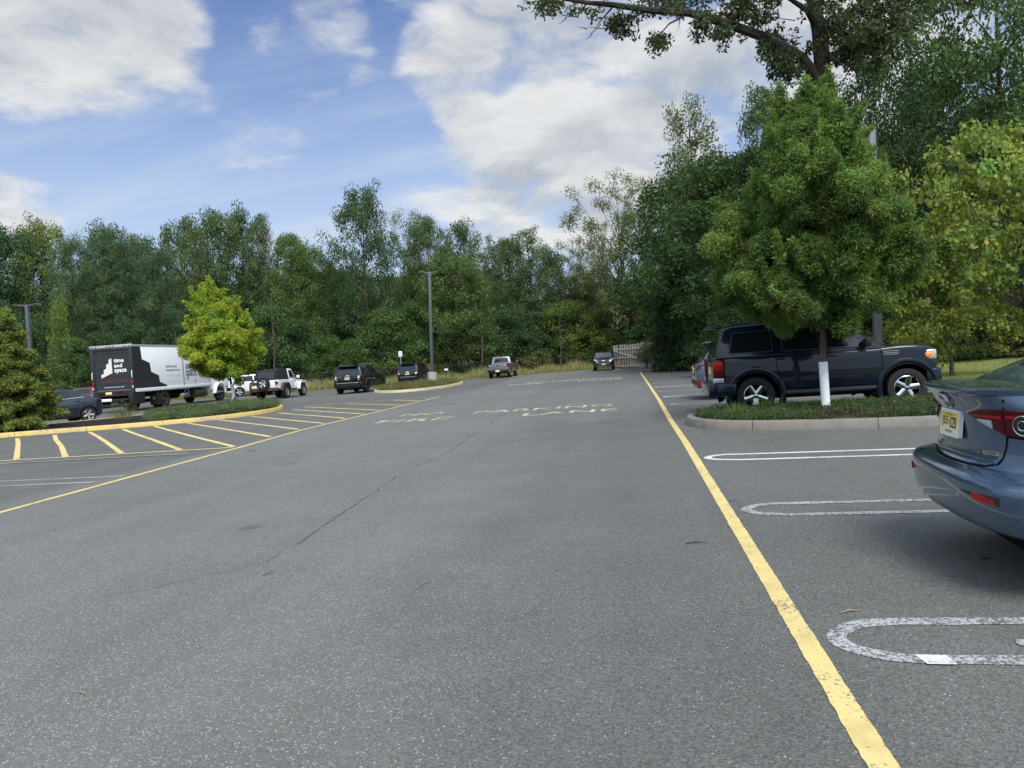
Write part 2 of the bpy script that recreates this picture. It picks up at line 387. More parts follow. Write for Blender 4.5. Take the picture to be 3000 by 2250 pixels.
def ribbon(pts, w, z, mb=None, wob=0., seed=0, step=.25):
    """flat strip following a polyline; jitter of its edges keeps it hand painted"""
    rnd = random.Random(seed); mb = mb or MB()
    P = []
    for a, b in zip(pts[:-1], pts[1:]):
        a, b = Vector((a[0], a[1])), Vector((b[0], b[1])); n = max(1, int((b-a).length/step))
        P += [a.lerp(b, i/n) for i in range(n)]
    P.append(Vector((pts[-1][0], pts[-1][1])))
    vs = []
    for i, p in enumerate(P):
        d = (P[min(i+1, len(P)-1)]-P[max(i-1, 0)]).normalized(); q = Vector((-d.y, d.x))
        a, b = w/2+rnd.uniform(-wob, wob), w/2+rnd.uniform(-wob, wob)
        vs += [(*(p+q*a), z), (*(p-q*b), z)]
    mb.add(vs, [(2*i, 2*i+1, 2*i+3, 2*i+2) for i in range(len(P)-1)])
    return mb
struct(ribbon([(.78, -6), (.78, 2), (.78, 12.1), (.75, 15.8), (.76, 21.9), (.71, 33.5), (.60, 52.2)], .105, .004, wob=.0035, seed=1, step=.04).build('yellow_lane_line', M_YEL))
struct(ribbon([(-7.2, -6), (-7.85, 7.2), (-8.08, 10.56), (-8.32, 14.5), (-8.62, 18.1), (-8.62, 24), (-8.66, 32.4)], .11, .004, wob=.004, seed=2).build('yellow_lane_line', M_YEL))
mb = MB(); zl = .004
HS = [(-19.66,20.76),(-18.79,21.32),(-17.95,21.85),(-17.05,22.31),(-16.35,22.97),(-15.52,23.6),(-14.9,24.5),(-14.15,25.5),(-13.75,26.8),(-14.0,28.6),(-14.2,30.2),(-12.6,30.9),(-10.6,31.6)]
HE = [(-13.44,14.12),(-12.25,14.16),(-11.02,14.34),(-9.66,14.43),(-8.47,14.55),(-8.65,16.52),(-8.76,18.27),(-8.74,19.9),(-8.74,21.5),(-8.74,23.1),(-8.74,24.7),(-8.74,27.2),(-8.74,29.6)]
for i, (a, b) in enumerate(zip(HS, HE)):
    d = Vector((b[0]-a[0], b[1]-a[1])); q = Vector((-d.y, d.x)).normalized(); rr = random.Random(i)
    pts = [(a[0]+d.x*t+q.x*w, a[1]+d.y*t+q.y*w) for t, w in ((.012, 0), (.3, rr.uniform(-.035, .035)), (.6, rr.uniform(-.035, .035)), (.985, 0))]
    m1 = ribbon(pts, .12, zl, wob=.006, seed=40+i); struct(m1.build('yellow_hatch_stripe', M_YEL2))
struct(ribbon([(-30, 13.4), (-13.76, 14.04), (-8.47, 14.46)], .12, .008, wob=.004, seed=3).build('yellow_border_line', M_YEL))
struct(ribbon([(-14.6, 31.2), (-8.75, 32.3)], .1, .008, wob=.004, seed=4).build('yellow_border_line', M_YEL2))
for i, (pp, mm) in enumerate([([(-20, 13.25), (-12.4, 13.5), (-9.0, 13.62)], M_WHT), ([(-20, 10.9), (-8.3, 10.8)], M_WHT), ([(-20, 10.3), (-8.42, 10.27)], M_WHT),
                 ([(-21, 39.6), (-15.5, 41.2)], M_WHTB), ([(-27, 29.0), (-16.5, 35.5)], M_WHT), ([(-24, 36.8), (-16.6, 40.1)], M_WHT),
                 ([(-19.2, 36.4), (-14.9, 39.0)], M_PALE),
                 ([(-9.7, 59.6), (-9.4, 62.5)], M_WHTB), ([(-8.4, 62.4), (-6.4, 64.2)], M_WHT), ([(-5.3, 63.6), (-4.2, 66.4)], M_WHTB), ([(-4.9, 63.2), (-3.8, 66.2)], M_WHT)]):
    struct(ribbon(pp, .1, .012 if i == 0 else .004, wob=.004, seed=60+i).build('white_bay_line', mm))
def hairpin(x0, y0, sep, x1, slant, seed, m=M_WHT):
    r = sep/2; pts = [(x1, y0+r+slant*(x1-x0))]
    pts += [(x0+r*1.5, y0+r+slant*r*1.5)]
    for i in range(1, 12):
        a = math.pi/2+math.pi*i/12
        pts.append((x0+r*1.5+1.5*r*math.cos(a), y0+r*math.sin(a)))
    pts += [(x0+r*1.5, y0-r+slant*r*1.5), (x1, y0-r+slant*(x1-x0))]
    struct(ribbon(pts, .1, .004, wob=.005, seed=seed, step=.12).build('white_stall_hairpin', m))
hairpin(.93, 3.80, .48, 6.4, -.006, 11); hairpin(.95, 6.82, .46, 6.4, -.03, 12); hairpin(.94, 10.09, .50, 6.4, -.08, 13, M_WHTB)
hairpin(.99, 20.1, .5, 6.4, 0, 14); hairpin(.97, 23.4, .5, 6.4, 0, 15, M_WHTB); hairpin(.93, 26.4, .5, 6.4, 0, 16); hairpin(.9, 29.6, .5, 6.4, 0, 17, M_WHTB)
hairpin(.9, 33.0, .5, 6.4, 0, 18); hairpin(.9, 36.3, .5, 6.4, 0, 19); hairpin(.95, .6, .48, 6.4, 0, 20)
struct(MB().add([(1.235, 3.50, .008), (1.36, 3.495, .008), (1.35, 3.60, .008), (1.215, 3.605, .008)], [(0, 1, 2, 3)]).build('white_paint_patch', M_WHTB))
struct(MB().add([(1.72, 3.72, .006), (1.77, 3.70, .006), (1.80, 3.735, .006), (1.79, 3.78, .006), (1.74, 3.79, .006), (1.715, 3.75, .006)], [(0, 1, 2, 3, 4, 5)]).build('white_paint_blot', M_WHT))
for k, (tx, x, y, w, h) in enumerate([('NO', -6.95, 21.15, 1.25, .80), ('PARKING', -4.6, 20.62, 4.0, .88), ('FIRE', -6.98, 18.92, 2.05, .95), ('LANE', -2.9, 18.85, 2.48, .80),
                         ('NO', -6.2, 43.2, 1.2, 1.0), ('PARKING', -4.7, 43.0, 4.1, 1.0), ('FIRE', -7.0, 41.2, 2.0, 1.0), ('LANE', -3.0, 41.1, 2.5, 1.0)]):
    mb = MB(); text_on(mb, tx, (x, y, .004), Vector((1, .045 if k < 4 else .02, 0)), (0, 1, 0), w, h, 0, .012, 1.05)
    struct(mb.build('painted_lane_word', M_WORD if k < 4 else M_PALE))
# cracks along the paving seam
def crack(pts, w, seed):
    rnd = random.Random(seed); out = []
    for a, b in zip(pts[:-1], pts[1:]):
        n = max(2, int(math.dist(a, b)/.12))
        out += [(a[0]+(b[0]-a[0])*i/n+rnd.gauss(0, .018), a[1]+(b[1]-a[1])*i/n+rnd.gauss(0, .018)) for i in range(n)]
    out.append(pts[-1]); mb = MB(); rnd2 = random.Random(seed+1); vs = []
    for i, p in enumerate(out):
        q = Vector((out[min(i+1, len(out)-1)][0]-out[max(i-1, 0)][0], out[min(i+1, len(out)-1)][1]-out[max(i-1, 0)][1])).normalized()
        ww = w*abs(rnd2.gauss(.5, .35)); vs += [(p[0]-q.y*ww, p[1]+q.x*ww, .003), (p[0]+q.y*ww, p[1]-q.x*ww, .003)]
    mb.add(vs, [(2*i, 2*i+1, 2*i+3, 2*i+2) for i in range(len(out)-1)])
    struct(mb.build('asphalt_crack', M_CRACK))
def gz(x, y): p = ground(x/1.4747, 1150+y/1.4747); return (p.x, p.y)
crack([gz(*p) for p in ((2300, 30), (2180, 90), (2040, 185), (1950, 250), (1740, 345), (1600, 440), (1480, 520), (1330, 625), (1230, 685), (1150, 730))], .007, 1)
crack([gz(*p) for p in ((1150, 730), (890, 795), (640, 850), (450, 880))], .0028, 2)
p = [ground(*q) for q in ((1490, 1178), (1530, 1166), (1620, 1157), (1690, 1150))]; crack([(v.x, v.y) for v in p], .03, 4)

def kerb_ring(name, pts, w, h, m, closed=True):
    """a kerb with a rounded top edge following a polyline (joints every ~2.5 m)"""
    P = [Vector((p[0], p[1])) for p in pts]
    for _ in range(2):                       # corner cutting for a smooth plan
        Q = []
        rng = range(len(P)) if closed else range(len(P)-1)
        if not closed: Q.append(P[0])
        for i in rng:
            a, b = P[i], P[(i+1) % len(P)]; Q += [a.lerp(b, .25), a.lerp(b, .75)]
        if not closed: Q.append(P[-1])
        P = Q
    n = len(P); sec = [(0, 0), (0.012, h-.035), (.03, h-.006), (.055, h), (w, h), (w, 0)]
    rings = []
    for i, p in enumerate(P):
        a, b = (P[i-1], P[(i+1) % n]) if closed else (P[max(i-1, 0)], P[min(i+1, n-1)])
        d = (b-a).normalized(); q = Vector((-d.y, d.x))
        rings.append([(p.x+q.x*s, p.y+q.y*s, z) for s, z in sec])
    mb = MB(); k = len(sec)
    vs = [v for r in rings for v in r]
    fs = [(i*k+j, ((i+1) % n)*k+j, ((i+1) % n)*k+j+1, i*k+j+1) for i in range(n if closed else n-1) for j in range(k-1)]
    mb.add(vs, fs, 0, True)
    # dark joints between kerb stones, proud by 2 mm
    acc = 0
    for i in range(n-1):
        acc += (P[i+1]-P[i]).length
        if acc > 1.9:
            acc = 0; d = (P[i+1]-P[i]).normalized(); q = Vector((-d.y, d.x)); p = P[i]
            js = [(-.002, 0), (.010, h-.033), (.028, h-.004), (.055, h+.002), (w+.002, h+.002)]
            a = [(p.x+q.x*s-d.x*.006, p.y+q.y*s-d.y*.006, z) for s, z in js]; b = [(p.x+q.x*s+d.x*.006, p.y+q.y*s+d.y*.006, z) for s, z in js]
            mb.add(a+b, [(j, j+1, 5+j+1, 5+j) for j in range(4)], 1)
    o = mb.build(name, [m, M_CRACK], smooth_ang=40); struct(o)
    return P
def inset(P, w):
    n = len(P); out = []
    for i, p in enumerate(P):
        d = (P[(i+1) % n]-P[i-1]).normalized(); out.append((p.x-d.y*w, p.y+d.x*w))
    return out
ISL_L = [(-34, 15.0), (-26, 18.9), (-20.9, 21.4), (-16.9, 22.8), (-15.1, 24.1), (-14.2, 26.2), (-14.35, 28.6), (-15.6, 31.0), (-17.6, 33.4), (-19.6, 32.4), (-21.0, 29.3), (-22.6, 26.3), (-26, 23.8), (-34, 20)]
PL = kerb_ring('yellow_kerb', ISL_L, .16, .15, M_KERBY)
ISL_R = [(.96, 14.9), (1.05, 14.0), (1.5, 13.35), (2.3, 12.95), (3.3, 12.62), (4.8, 12.4), (6.65, 12.3), (6.65, 15.65), (4.5, 15.68), (2.2, 15.75), (1.25, 15.6)]
PR = kerb_ring('concrete_kerb', ISL_R, .16, .16, M_KERB)
ISL_F = [(-15.5, 42.2), (-13.6, 40.2), (-12.2, 40.7), (-11.4, 42.8), (-11.2, 46.5), (-11.6, 50.6), (-13.0, 53.6), (-15.8, 54.6), (-16.6, 51), (-16.4, 46)]
PF = kerb_ring('pale_yellow_kerb', ISL_F, .16, .15, M_KERBP)
sheet('mulch_bed', inset(PL, .1), .125, M_MULCH); sheet('planting_soil', inset(PR, .1), .135, M_SOIL); sheet('island_soil', inset(PF, .1), .12, M_SOIL)
kerb_ring('concrete_kerb', [(6.7, -20), (6.7, 20), (6.7, 53.2), (3.5, 53.5), (.9, 53.6), (-.2, 60), (-1.1, 68.5)], .15, .14, M_KERB, False)

# ------------------------------------------------------------------ leaves and trees
def leaf_mesh(name, pos, axis, side, ln, wd, tint, mat):
    N = len(pos); ln = np.asarray(ln)[:, None]; wd = np.asarray(wd)[:, None]
    nrm = np.cross(axis, side)
    V = np.empty((N, 4, 3), np.float32)
    V[:, 0] = pos; V[:, 1] = pos+axis*ln*.45+side*wd*.5+nrm*wd*.12; V[:, 2] = pos+axis*ln; V[:, 3] = pos+axis*ln*.45-side*wd*.5+nrm*wd*.12
    me = bpy.data.meshes.new(name)
    me.vertices.add(4*N); me.vertices.foreach_set('co', V.reshape(-1))
    me.loops.add(4*N); me.loops.foreach_set('vertex_index', np.arange(4*N, dtype=np.int32))
    me.polygons.add(N); me.polygons.foreach_set('loop_start', np.arange(0, 4*N, 4, dtype=np.int32))
    a = me.attributes.new('tint', 'FLOAT_COLOR', 'FACE')
    c = np.ones((N, 4), np.float32); c[:, :3] = tint; a.data.foreach_set('color', c.reshape(-1))
    me.materials.append(mat); me.update(calc_edges=True); return me
def unit(v): return v/(np.linalg.norm(v, axis=1, keepdims=True)+1e-9)
def rdir(rng, n): return unit(rng.normal(size=(n, 3)))
def clump_leaves(rng, C, rad, per, lsize, base, droop=.3, flat=.75, needle=False, cvar=.16, lvar=.18, aspect=.5, alt=None, altp=0., shell=.35):
    C = np.asarray(C); K = len(C); rad = np.asarray(rad)
    cnt = np.maximum(3, (per*(rad/rad.mean())**2*rng.uniform(.7, 1.3, K))).astype(int)
    idx = np.repeat(np.arange(K), cnt); n = len(idx)
    u = rdir(rng, n); u[:, 2] *= flat
    rr = rad[idx]*rng.random(n)**shell
    pos = C[idx]+u*rr[:, None]
    if needle:
        ax = unit(u+rng.normal(size=(n, 3))*.45+np.array([0, 0, .25]))
    else:
        ax = unit(u*.5+rng.normal(size=(n, 3))*.75+np.array([0, 0, -droop]))
    nz = unit(u*.7+rng.normal(size=(n, 3))*.55+np.array([0, 0, .45]))
    sd_ = unit(np.cross(ax, nz))
    ls = lsize*rng.uniform(.65, 1.25, n)
    ct = np.clip(1+rng.normal(size=K)*cvar, .5, 1.6)[idx]
    lt = np.clip(1+rng.normal(size=n)*lvar, .5, 1.6)
    t = np.array(base)[None]*(ct*lt)[:, None]
    hue = np.clip(rng.normal(size=K)*.06, -.2, .2)[idx]
    t[:, 0] *= 1+hue*1.5; t[:, 2] *= 1-hue
    if alt is not None:
        am = rng.random(n) < altp; t[am] = np.array(alt)*lt[am][:, None]
    return pos, ax, sd_, ls, ls*aspect, t

def lump(rng, k=5):
    ph = rng.uniform(0, 6.28, (k, 2)); am = rng.uniform(.3, 1, k)/k; f = rng.integers(1, 5, (k, 2))
    return lambda az, h: float(sum(am[i]*math.sin(f[i, 0]*az+ph[i, 0]+3.5*f[i, 1]*h+ph[i, 1]) for i in range(k)))
SHAPES = {
 'oval': lambda t: max(.0, math.sin(math.pi*min(1, .10+.9*t)))**.6 if t < .999 else .1,
 'round': lambda t: math.sqrt(max(0, 1-(2*t-1)**2))*.98+.05,
 'mound': lambda t: math.sqrt(max(0, 1-(t*.98)**2.4)),
 'cone': lambda t: (1-t)**.8*.98+.05,
 'vase': lambda t: (.42+.75*t if t < .72 else .96*math.sqrt(max(0, 1-((t-.72)/.28)**2))+.05),
 'broadflame': lambda t: (min(1, .66+1.6*t) if t < .22 else max(.06, 1-((t-.22)/.78)**2.0)),
 'flame': lambda t: (min(1, .62+1.6*t) if t < .25 else max(.04, 1-((t-.25)/.75)**1.35)),
}
def make_tree(seed, H, rad, cb, shape, limbs, lsize, per, base, clump=.9, fill=40, trunk_r=None, needle=False, lumpy=.45, bark=None, trunk_top=.9,
              rise=.35, flat=.7, droop=.3, alt=None, altp=0., aspect=.5, twigs=True, lean=0., shell=.35, mat=None, cvar=.16, lvar=.18, inner=.35, sprig=0):
    """returns (trunk mesh, crown mesh)"""
    rng = np.random.default_rng(seed); rnd = random.Random(seed); lf = lump(rng); S = SHAPES[shape]
    tr = trunk_r or .016*H+.03
    tp = [Vector((0, 0, -.15))]; nseg = 9
    wob = [rnd.uniform(-1, 1)*.02*H for _ in range(4)]
    for i in range(1, nseg+1):
        t = i/nseg; z = H*trunk_top*t
        tp.append(Vector((lean*z+wob[0]*math.sin(t*3.1+wob[2])*t, wob[1]*math.sin(t*2.6+wob[3])*t, z)))
    T = MB(); T.tube(tp, [tr*1.35]+[tr*(1-.88*(i/nseg)**.9) for i in range(1, nseg+1)], 9)
    def tpos(z):
        f = max(0, min(.999, z/(H*trunk_top)))*nseg; i = int(f); return tp[i].lerp(tp[i+1], f-i)
    C = []; Rd = []; z0 = cb*H
    for i in range(limbs):
        t = (i+.5)/limbs; t = t**.9
        az = i*2.39996+rnd.uniform(-.5, .5)
        zt = z0+(H-z0)*min(.97, t+rnd.uniform(-.04, .04))
        Rr = rad*S(min(.98, t))*min(1.28, 1+lumpy*lf(az, t)*1.6)*rnd.uniform(.72, 1.05)
        zs = max(z0*.8, min(H*trunk_top*.92, zt-Rr*rise-rnd.uniform(0, .06)*H)); s = tpos(zs)
        e = Vector((lean*zt+math.cos(az)*Rr, math.sin(az)*Rr, zt))
        mid = s.lerp(e, .5)+Vector((rnd.uniform(-.1, .1)*Rr, rnd.uniform(-.1, .1)*Rr, -.10*Rr+rnd.uniform(-.06, .1)*Rr))
        pts = [s, s.lerp(mid, .55)+Vector((0, 0, .03*Rr)), mid, mid.lerp(e, .55)+Vector((rnd.uniform(-.06, .06)*Rr, rnd.uniform(-.06, .06)*Rr, .05*Rr)), e]
        r0 = max(.012, tr*.42*(1-.7*t)); T.tube(pts, [r0, r0*.75, r0*.52, r0*.34, r0*.12], 5, cap=False)
        C.append(e); Rd.append(clump*rnd.uniform(.7, 1.15))
        for k in range(sprig):
            dv = ((e-mid).normalized()*.55+Vector((rnd.gauss(0, .45), rnd.gauss(0, .45), .75+rnd.uniform(-.3, .3)))).normalized(); st = e.lerp(mid, rnd.random()*.8)+Vector((rnd.gauss(0, 1), rnd.gauss(0, 1), rnd.gauss(0, .7)))*clump*.6
            for q in range(5): C.append(st+dv*clump*(.45+.42*q)); Rd.append(clump*(.36-.05*q))
            T.tube([st, st+dv*clump*1.2, st+dv*clump*2.2], [.007, .005, .002], 4, cap=False)
        for q in (.5, .72, .88):
            c = (mid.lerp(e, (q-.5)*2))
            off = Vector((rnd.gauss(0, 1), rnd.gauss(0, 1), rnd.gauss(.1, .6)))*clump*.75
            C.append(c+off); Rd.append(clump*rnd.uniform(.55, 1.0))
            if twigs: T.tube([c-(c-mid)*.1, c+off*.6, c+off*1.1], [r0*.3, r0*.18, r0*.05+.002], 4, cap=False)
    for i in range(fill):
        t = rnd.random()**.85; az = rnd.uniform(0, 6.283)
        Rr = rad*S(t)*min(1.22, 1+lumpy*lf(az, t)*1.6)*(1-inner*rnd.random()**1.3)*.92
        z = z0+(H-z0)*t*.97
        C.append(Vector((lean*z+math.cos(az)*Rr, math.sin(az)*Rr, z))); Rd.append(clump*rnd.uniform(.55, 1.1))
    L = clump_leaves(rng, [tuple(c) for c in C], Rd, per, lsize, base, droop, flat, needle, cvar, lvar, aspect, alt, altp, shell)
    return T.mesh('trunk', bark or M_BARK), leaf_mesh('crown', *L, mat or (M_NEED if needle else M_LEAF))
def plant_tree(name, label, cat, meshes, loc, rz=0., sc_=(1, 1, 1), tilt=(0, 0), color=(1, 1, 1), group=None):
    r = thing(name, label, cat, loc, rz, group); r.scale = sc_; r.rotation_euler = (tilt[0], tilt[1], rz)
    a = link('trunk', meshes[0], r); b = link('crown', meshes[1], r); b.color = (color[0]*1.1, color[1]*1.08, color[2]*.98, 1)
    return r

GRN = (.082, .128, .054); DGR = (.028, .054, .022); YGR = (.10, .13, .024); PINE = (.064, .108, .052); OLV = (.075, .088, .028)
PROT = {}
PROT['oak'] = [make_tree(11+i, 17, 5.2, .22, 'round', 30, .27, 88, GRN, 1.15, 150, lumpy=.55, inner=.5) for i in range(3)]
PROT['maple'] = [make_tree(21+i, 14, 4.5, .12, 'round', 28, .25, 85, (.080, .128, .050), 1.05, 150, lumpy=.5) for i in range(3)]
PROT['poplar'] = [make_tree(31+i, 16, 2.7, .22, 'round', 26, .21, 62, (.105, .140, .066), .75, 60, lumpy=.7, inner=.6) for i in range(2)]
PROT['pine'] = [make_tree(41+i, 16, 3.6, .34, 'oval', 30, .34, 110, PINE, .85, 60, needle=True, lumpy=.7, bark=M_BARKD, rise=.12, flat=.62, aspect=.14, trunk_top=.97, shell=.45, cvar=.3) for i in range(3)]
PROT['sparse'] = [make_tree(51+i, 15, 5.6, .22, 'vase', 46, .19, 90, (.11, .135, .06), .95, 10, lumpy=.5, bark=M_BARKD, rise=1.05, inner=.8, trunk_r=.30, shell=.6, trunk_top=.7) for i in range(2)]
PROT['under'] = [make_tree(61+i, 7, 2.8, .02, 'mound', 18, .20, 74, (.072, .118, .048), .75, 95, lumpy=.6, trunk_r=.09) for i in range(3)]
PROT['cedar'] = [make_tree(71, 6.5, 2.0, .02, 'cone', 40, .30, 105, (.026, .058, .026), .5, 120, needle=True, lumpy=.3, trunk_r=.1, rise=.1, aspect=.2)]
TALL = [  # px of the trunk, px of the top, width in px, depth, kind, variant, colour, label
 (20, 655, 150, 64, 'oak', 0, (.72, .85, 1.0), 'dark bluish broadleaf tree at the far left of the tree line'),
 (95, 672, 110, 66, 'maple', 0, (.75, .9, 1.05), 'shadowy broadleaf tree second from the left end of the tree line'),
 (178, 652, 150, 68, 'oak', 1, (1.7, 1.45, .9), 'yellowish broadleaf tree rising behind the left pines'),
 (232, 700, 150, 60, 'pine', 0, (1.05, 1.05, .95), 'pine with puffy needle clumps left of the truck'),
 (335, 655, 140, 70, 'oak', 2, (.8, .95, .9), 'dark broadleaf top rising behind the pine over the truck door'),
 (330, 690, 170, 62, 'pine', 1, (1, 1, 1), 'tall pine standing directly behind the rear of the box truck'),
 (405, 705, 150, 61, 'pine', 2, (.92, 1, .98), 'dark pine standing behind the middle of the box truck'),
 (455, 690, 120, 69, 'oak', 0, (.85, .95, .9), 'rounded dark oak peeking over the pines behind the truck'),
 (485, 735, 150, 59, 'pine', 0, (.95, .98, 1), 'pine with a bare lower trunk behind the front of the truck box'),
 (560, 640, 170, 72, 'oak', 1, (.85, .95, .85), 'broad oak behind the left slope of the domed crown'),
 (650, 618, 210, 66, 'oak', 2, (1.05, 1.0, 1.0), 'highest domed grey green oak above the yellow young tree'),
 (735, 622, 120, 70, 'oak', 0, (.75, .85, .8), 'dark oak crown just right of the domed oak'),
 (800, 625, 95, 64, 'poplar', 0, (.95, 1, 1), 'slim ragged tree with a thin pale trunk right of the domed oak'),
 (868, 690, 150, 63, 'maple', 1, (1.15, 1.15, .9), 'mid green maple above the dark soft top off-roader'),
 (935, 715, 110, 67, 'maple', 2, (1.0, 1.05, .9), 'smaller maple left of the big dark oak with gaps'),
 (1085, 558, 205, 62, 'oak', 0, (.68, .78, .80), 'big dark oak with sky gaps rising highest over the black car'),
 (1215, 605, 110, 68, 'sparse', 0, (1.1, 1.1, 1.1), 'thin pale crown between the big dark oak and the lamp post'),
 (1285, 635, 130, 64, 'oak', 1, (.95, 1., .9), 'bushy green tree directly behind the tall middle lamp post'),
 (1372, 645, 130, 68, 'oak', 2, (.8, .92, .88), 'rounded dark crown right of the middle lamp post'),
 (1350, 745, 250, 58, 'maple', 0, (1.1, 1.08, .95), 'broad light green maple behind the silver pickup'),
 (1455, 690, 90, 70, 'poplar', 1, (.9, .95, 1), 'narrow ragged tree behind the right side of the broad maple'),
 (1570, 668, 150, 66, 'poplar', 0, (.95, 1.02, 1.1), 'airy thin leaved tree standing alone left of the bare spreading tree'),
 (1650, 745, 130, 74, 'sparse', 1, (.9, .9, 1.0), 'low thin crown with sky behind it left of the spreading tree'),
 (1836, 500, 330, 58, 'sparse', 0, (1.15, 1.1, 1.1), 'wide spreading half bare tree above the black sport utility front'),
 (1930, 500, 130, 62, 'sparse', 1, (1.1, 1.1, 1), 'leaning thin tree behind the spreading half bare tree'),
 (1512, 700, 140, 69, 'maple', 1, (.85, .95, .9), 'dark green crown between the narrow ragged tree and the airy tree'),
 (1612, 730, 150, 72, 'oak', 1, (.85, .95, .9), 'low dark oak right behind the airy thin leaved tree'),
 (1700, 690, 190, 68, 'sparse', 0, (1.0, 1.0, 1.0), 'loose pale tree at the left foot of the wide spreading tree'),
 (1775, 640, 180, 72, 'sparse', 1, (1.0, 1.05, 1.0), 'thin crown half hidden behind the wide spreading tree'),
 (1985, 600, 180, 56, 'oak', 2, (.75, .85, .8), 'dark oak crown above the cedar by the wooden fence'),
 (1730, 800, 170, 66, 'maple', 1, (1.1, .95, .85), 'brownish green tree below the spreading bare limbs'),
 (1890, 830, 190, 60, 'maple', 2, (.9, .9, .8), 'olive green tree behind the wooden fence panels'),
 (2050, 760, 190, 50, 'maple', 0, (.75, .85, .85), 'dark tree behind the cedar left of the young street tree'),
]
rnd = random.Random(5)
zfence = lambda px: float(np.interp(px, [110, 942, 1414, 1716, 1950, 2100], [55.7, 60.5, 65.2, 70.3, 66, 54])) if px < 2000 else 48.
for px, ty, wpx, Z, k, v, colr, lab in TALL:
    Z = zfence(px)+4+(Z-57)*.6; s = 2150/Z; me = PROT[k][v]; base = at(px, 1051-.066*(px-1500), Z); base.z = 0
    H = (1051.5-.066*(px-1500)-ty)/s+CAMH
    ref = {'oak': (17, 5.6), 'maple': (14, 4.8), 'poplar': (16, 3.0), 'pine': (16, 4.0), 'sparse': (15.4, 5.6)}[k]
    sx = max(wpx/s/2/ref[1], .55*H/ref[0]); sz = H/ref[0]
    plant_tree(k.replace('under', 'understory')+'_tree' if k != 'sparse' else 'bare_limbed_tree', lab, 'tree', me, base, rnd.uniform(0, 6.28), (sx, sx, sz), (R(rnd.uniform(-1, 1)), R(1.3)), colr, 'trees along the far edge of the car park')
# deeper wood, nothing tells these apart
for i in range(34):
    px = -150+i*70+rnd.uniform(-25, 25); Z = rnd.uniform(78, 100)
    if 1500 < px < 1980: hh = rnd.uniform(8, 10.5)
    else: hh = rnd.uniform(12, 15)
    base = at(px, 1051-.066*(px-1500), Z); base.z = 0
    plant_tree('woodland_tree', 'dark tree deep in the wood behind the front row of trees', 'tree', PROT['maple'][i % 3], base, rnd.uniform(0, 6.28), (1.15, 1.15, hh/14), (0, R(1.2)), (.7, .8, .8), 'trees deep in the wood')
UND = [  # understory: px, top px, width px, depth, colour, label
 (40, 960, 170, 57, (.7, .85, 1), 'dark understory tree left of the left lamp post'), (125, 930, 130, 59, (.8, .95, 1), 'dim understory tree just right of the left lamp post'),
 (195, 880, 80, 56, (1.9, 1.6, 1), 'bright yellow green sapling right of the left lamp post'),
 (215, 985, 150, 55, (1.0, 1.05, .95), 'leafy bush behind the grey sedan'), (300, 965, 130, 58, (.8, .9, .9), 'dark bush behind the left end of the box truck'),
 (400, 960, 150, 60, (.65, .75, .75), 'shaded bush hidden behind the middle of the box truck'), (500, 950, 150, 60, (.65, .75, .75), 'shaded bush behind the front end of the truck box'),
 (590, 930, 150, 61, (.7, .8, .8), 'dim bush behind the young yellow tree'), (690, 900, 170, 60, (.85, .95, .9), 'green bush right behind the yellow tree crown'),
 (790, 890, 190, 60, (.9, 1.05, .95), 'rounded green understory tree behind the white off-roader'), (880, 930, 150, 61, (.8, .95, .85), 'understory tree right of the white off-roader'),
 (960, 985, 140, 60, (1.0, 1.1, .85), 'bush above the black car rear window'), (1050, 990, 150, 60, (1.05, 1.1, .8), 'leafy green bush directly above the black car roof'),
 (1140, 900, 200, 60, (1.05, 1.12, .9), 'light green layered tree above the small black wagon'), (1215, 880, 150, 62, (.9, 1., .85), 'layered green tree left of the middle lamp post'),
 (1300, 930, 150, 60, (.85, .95, .8), 'green bush at the foot of the middle lamp post'), (1400, 950, 170, 61, (1, 1.05, .85), 'low green tree behind the silver pickup cab'),
 (1500, 900, 170, 64, (.75, .85, .9), 'dark understory tree right of the silver pickup'), (1580, 910, 150, 66, (.65, .75, .8), 'very dark thicket left of the olive maple'),
 (1665, 880, 190, 63, (1.4, 1.25, .8), 'olive green rounded tree left of the black sport utility front'), (1770, 900, 190, 62, (1.3, 1.15, .8), 'olive bush above the black sport utility front'),
 (1850, 930, 160, 63, (.95, .95, .8), 'brownish bush behind the wooden gate'), (1930, 900, 180, 60, (1.0, 1.0, .8), 'leafy bush behind the right end of the wooden gate'),
 (2080, 870, 210, 47, (.7, .8, .75), 'dark bush between the cedar and the navy sport utility'),
]
for i, (px, ty, wpx, Z, colr, lab) in enumerate(UND):
    Z = zfence(px)+3+(Z-56)*.5
    s = 2150/Z; base = at(px, 1051-.066*(px-1500), Z); base.z = 0
    H = (1051.5-.066*(px-1500)-ty)/s+CAMH
    plant_tree('understory_tree', lab, 'tree', PROT['under'][i % 3], base, rnd.uniform(0, 6.28), (wpx/s/5.6, wpx/s/5.6, H/7.2), (0, R(1.2)), colr, 'understory along the far fence')
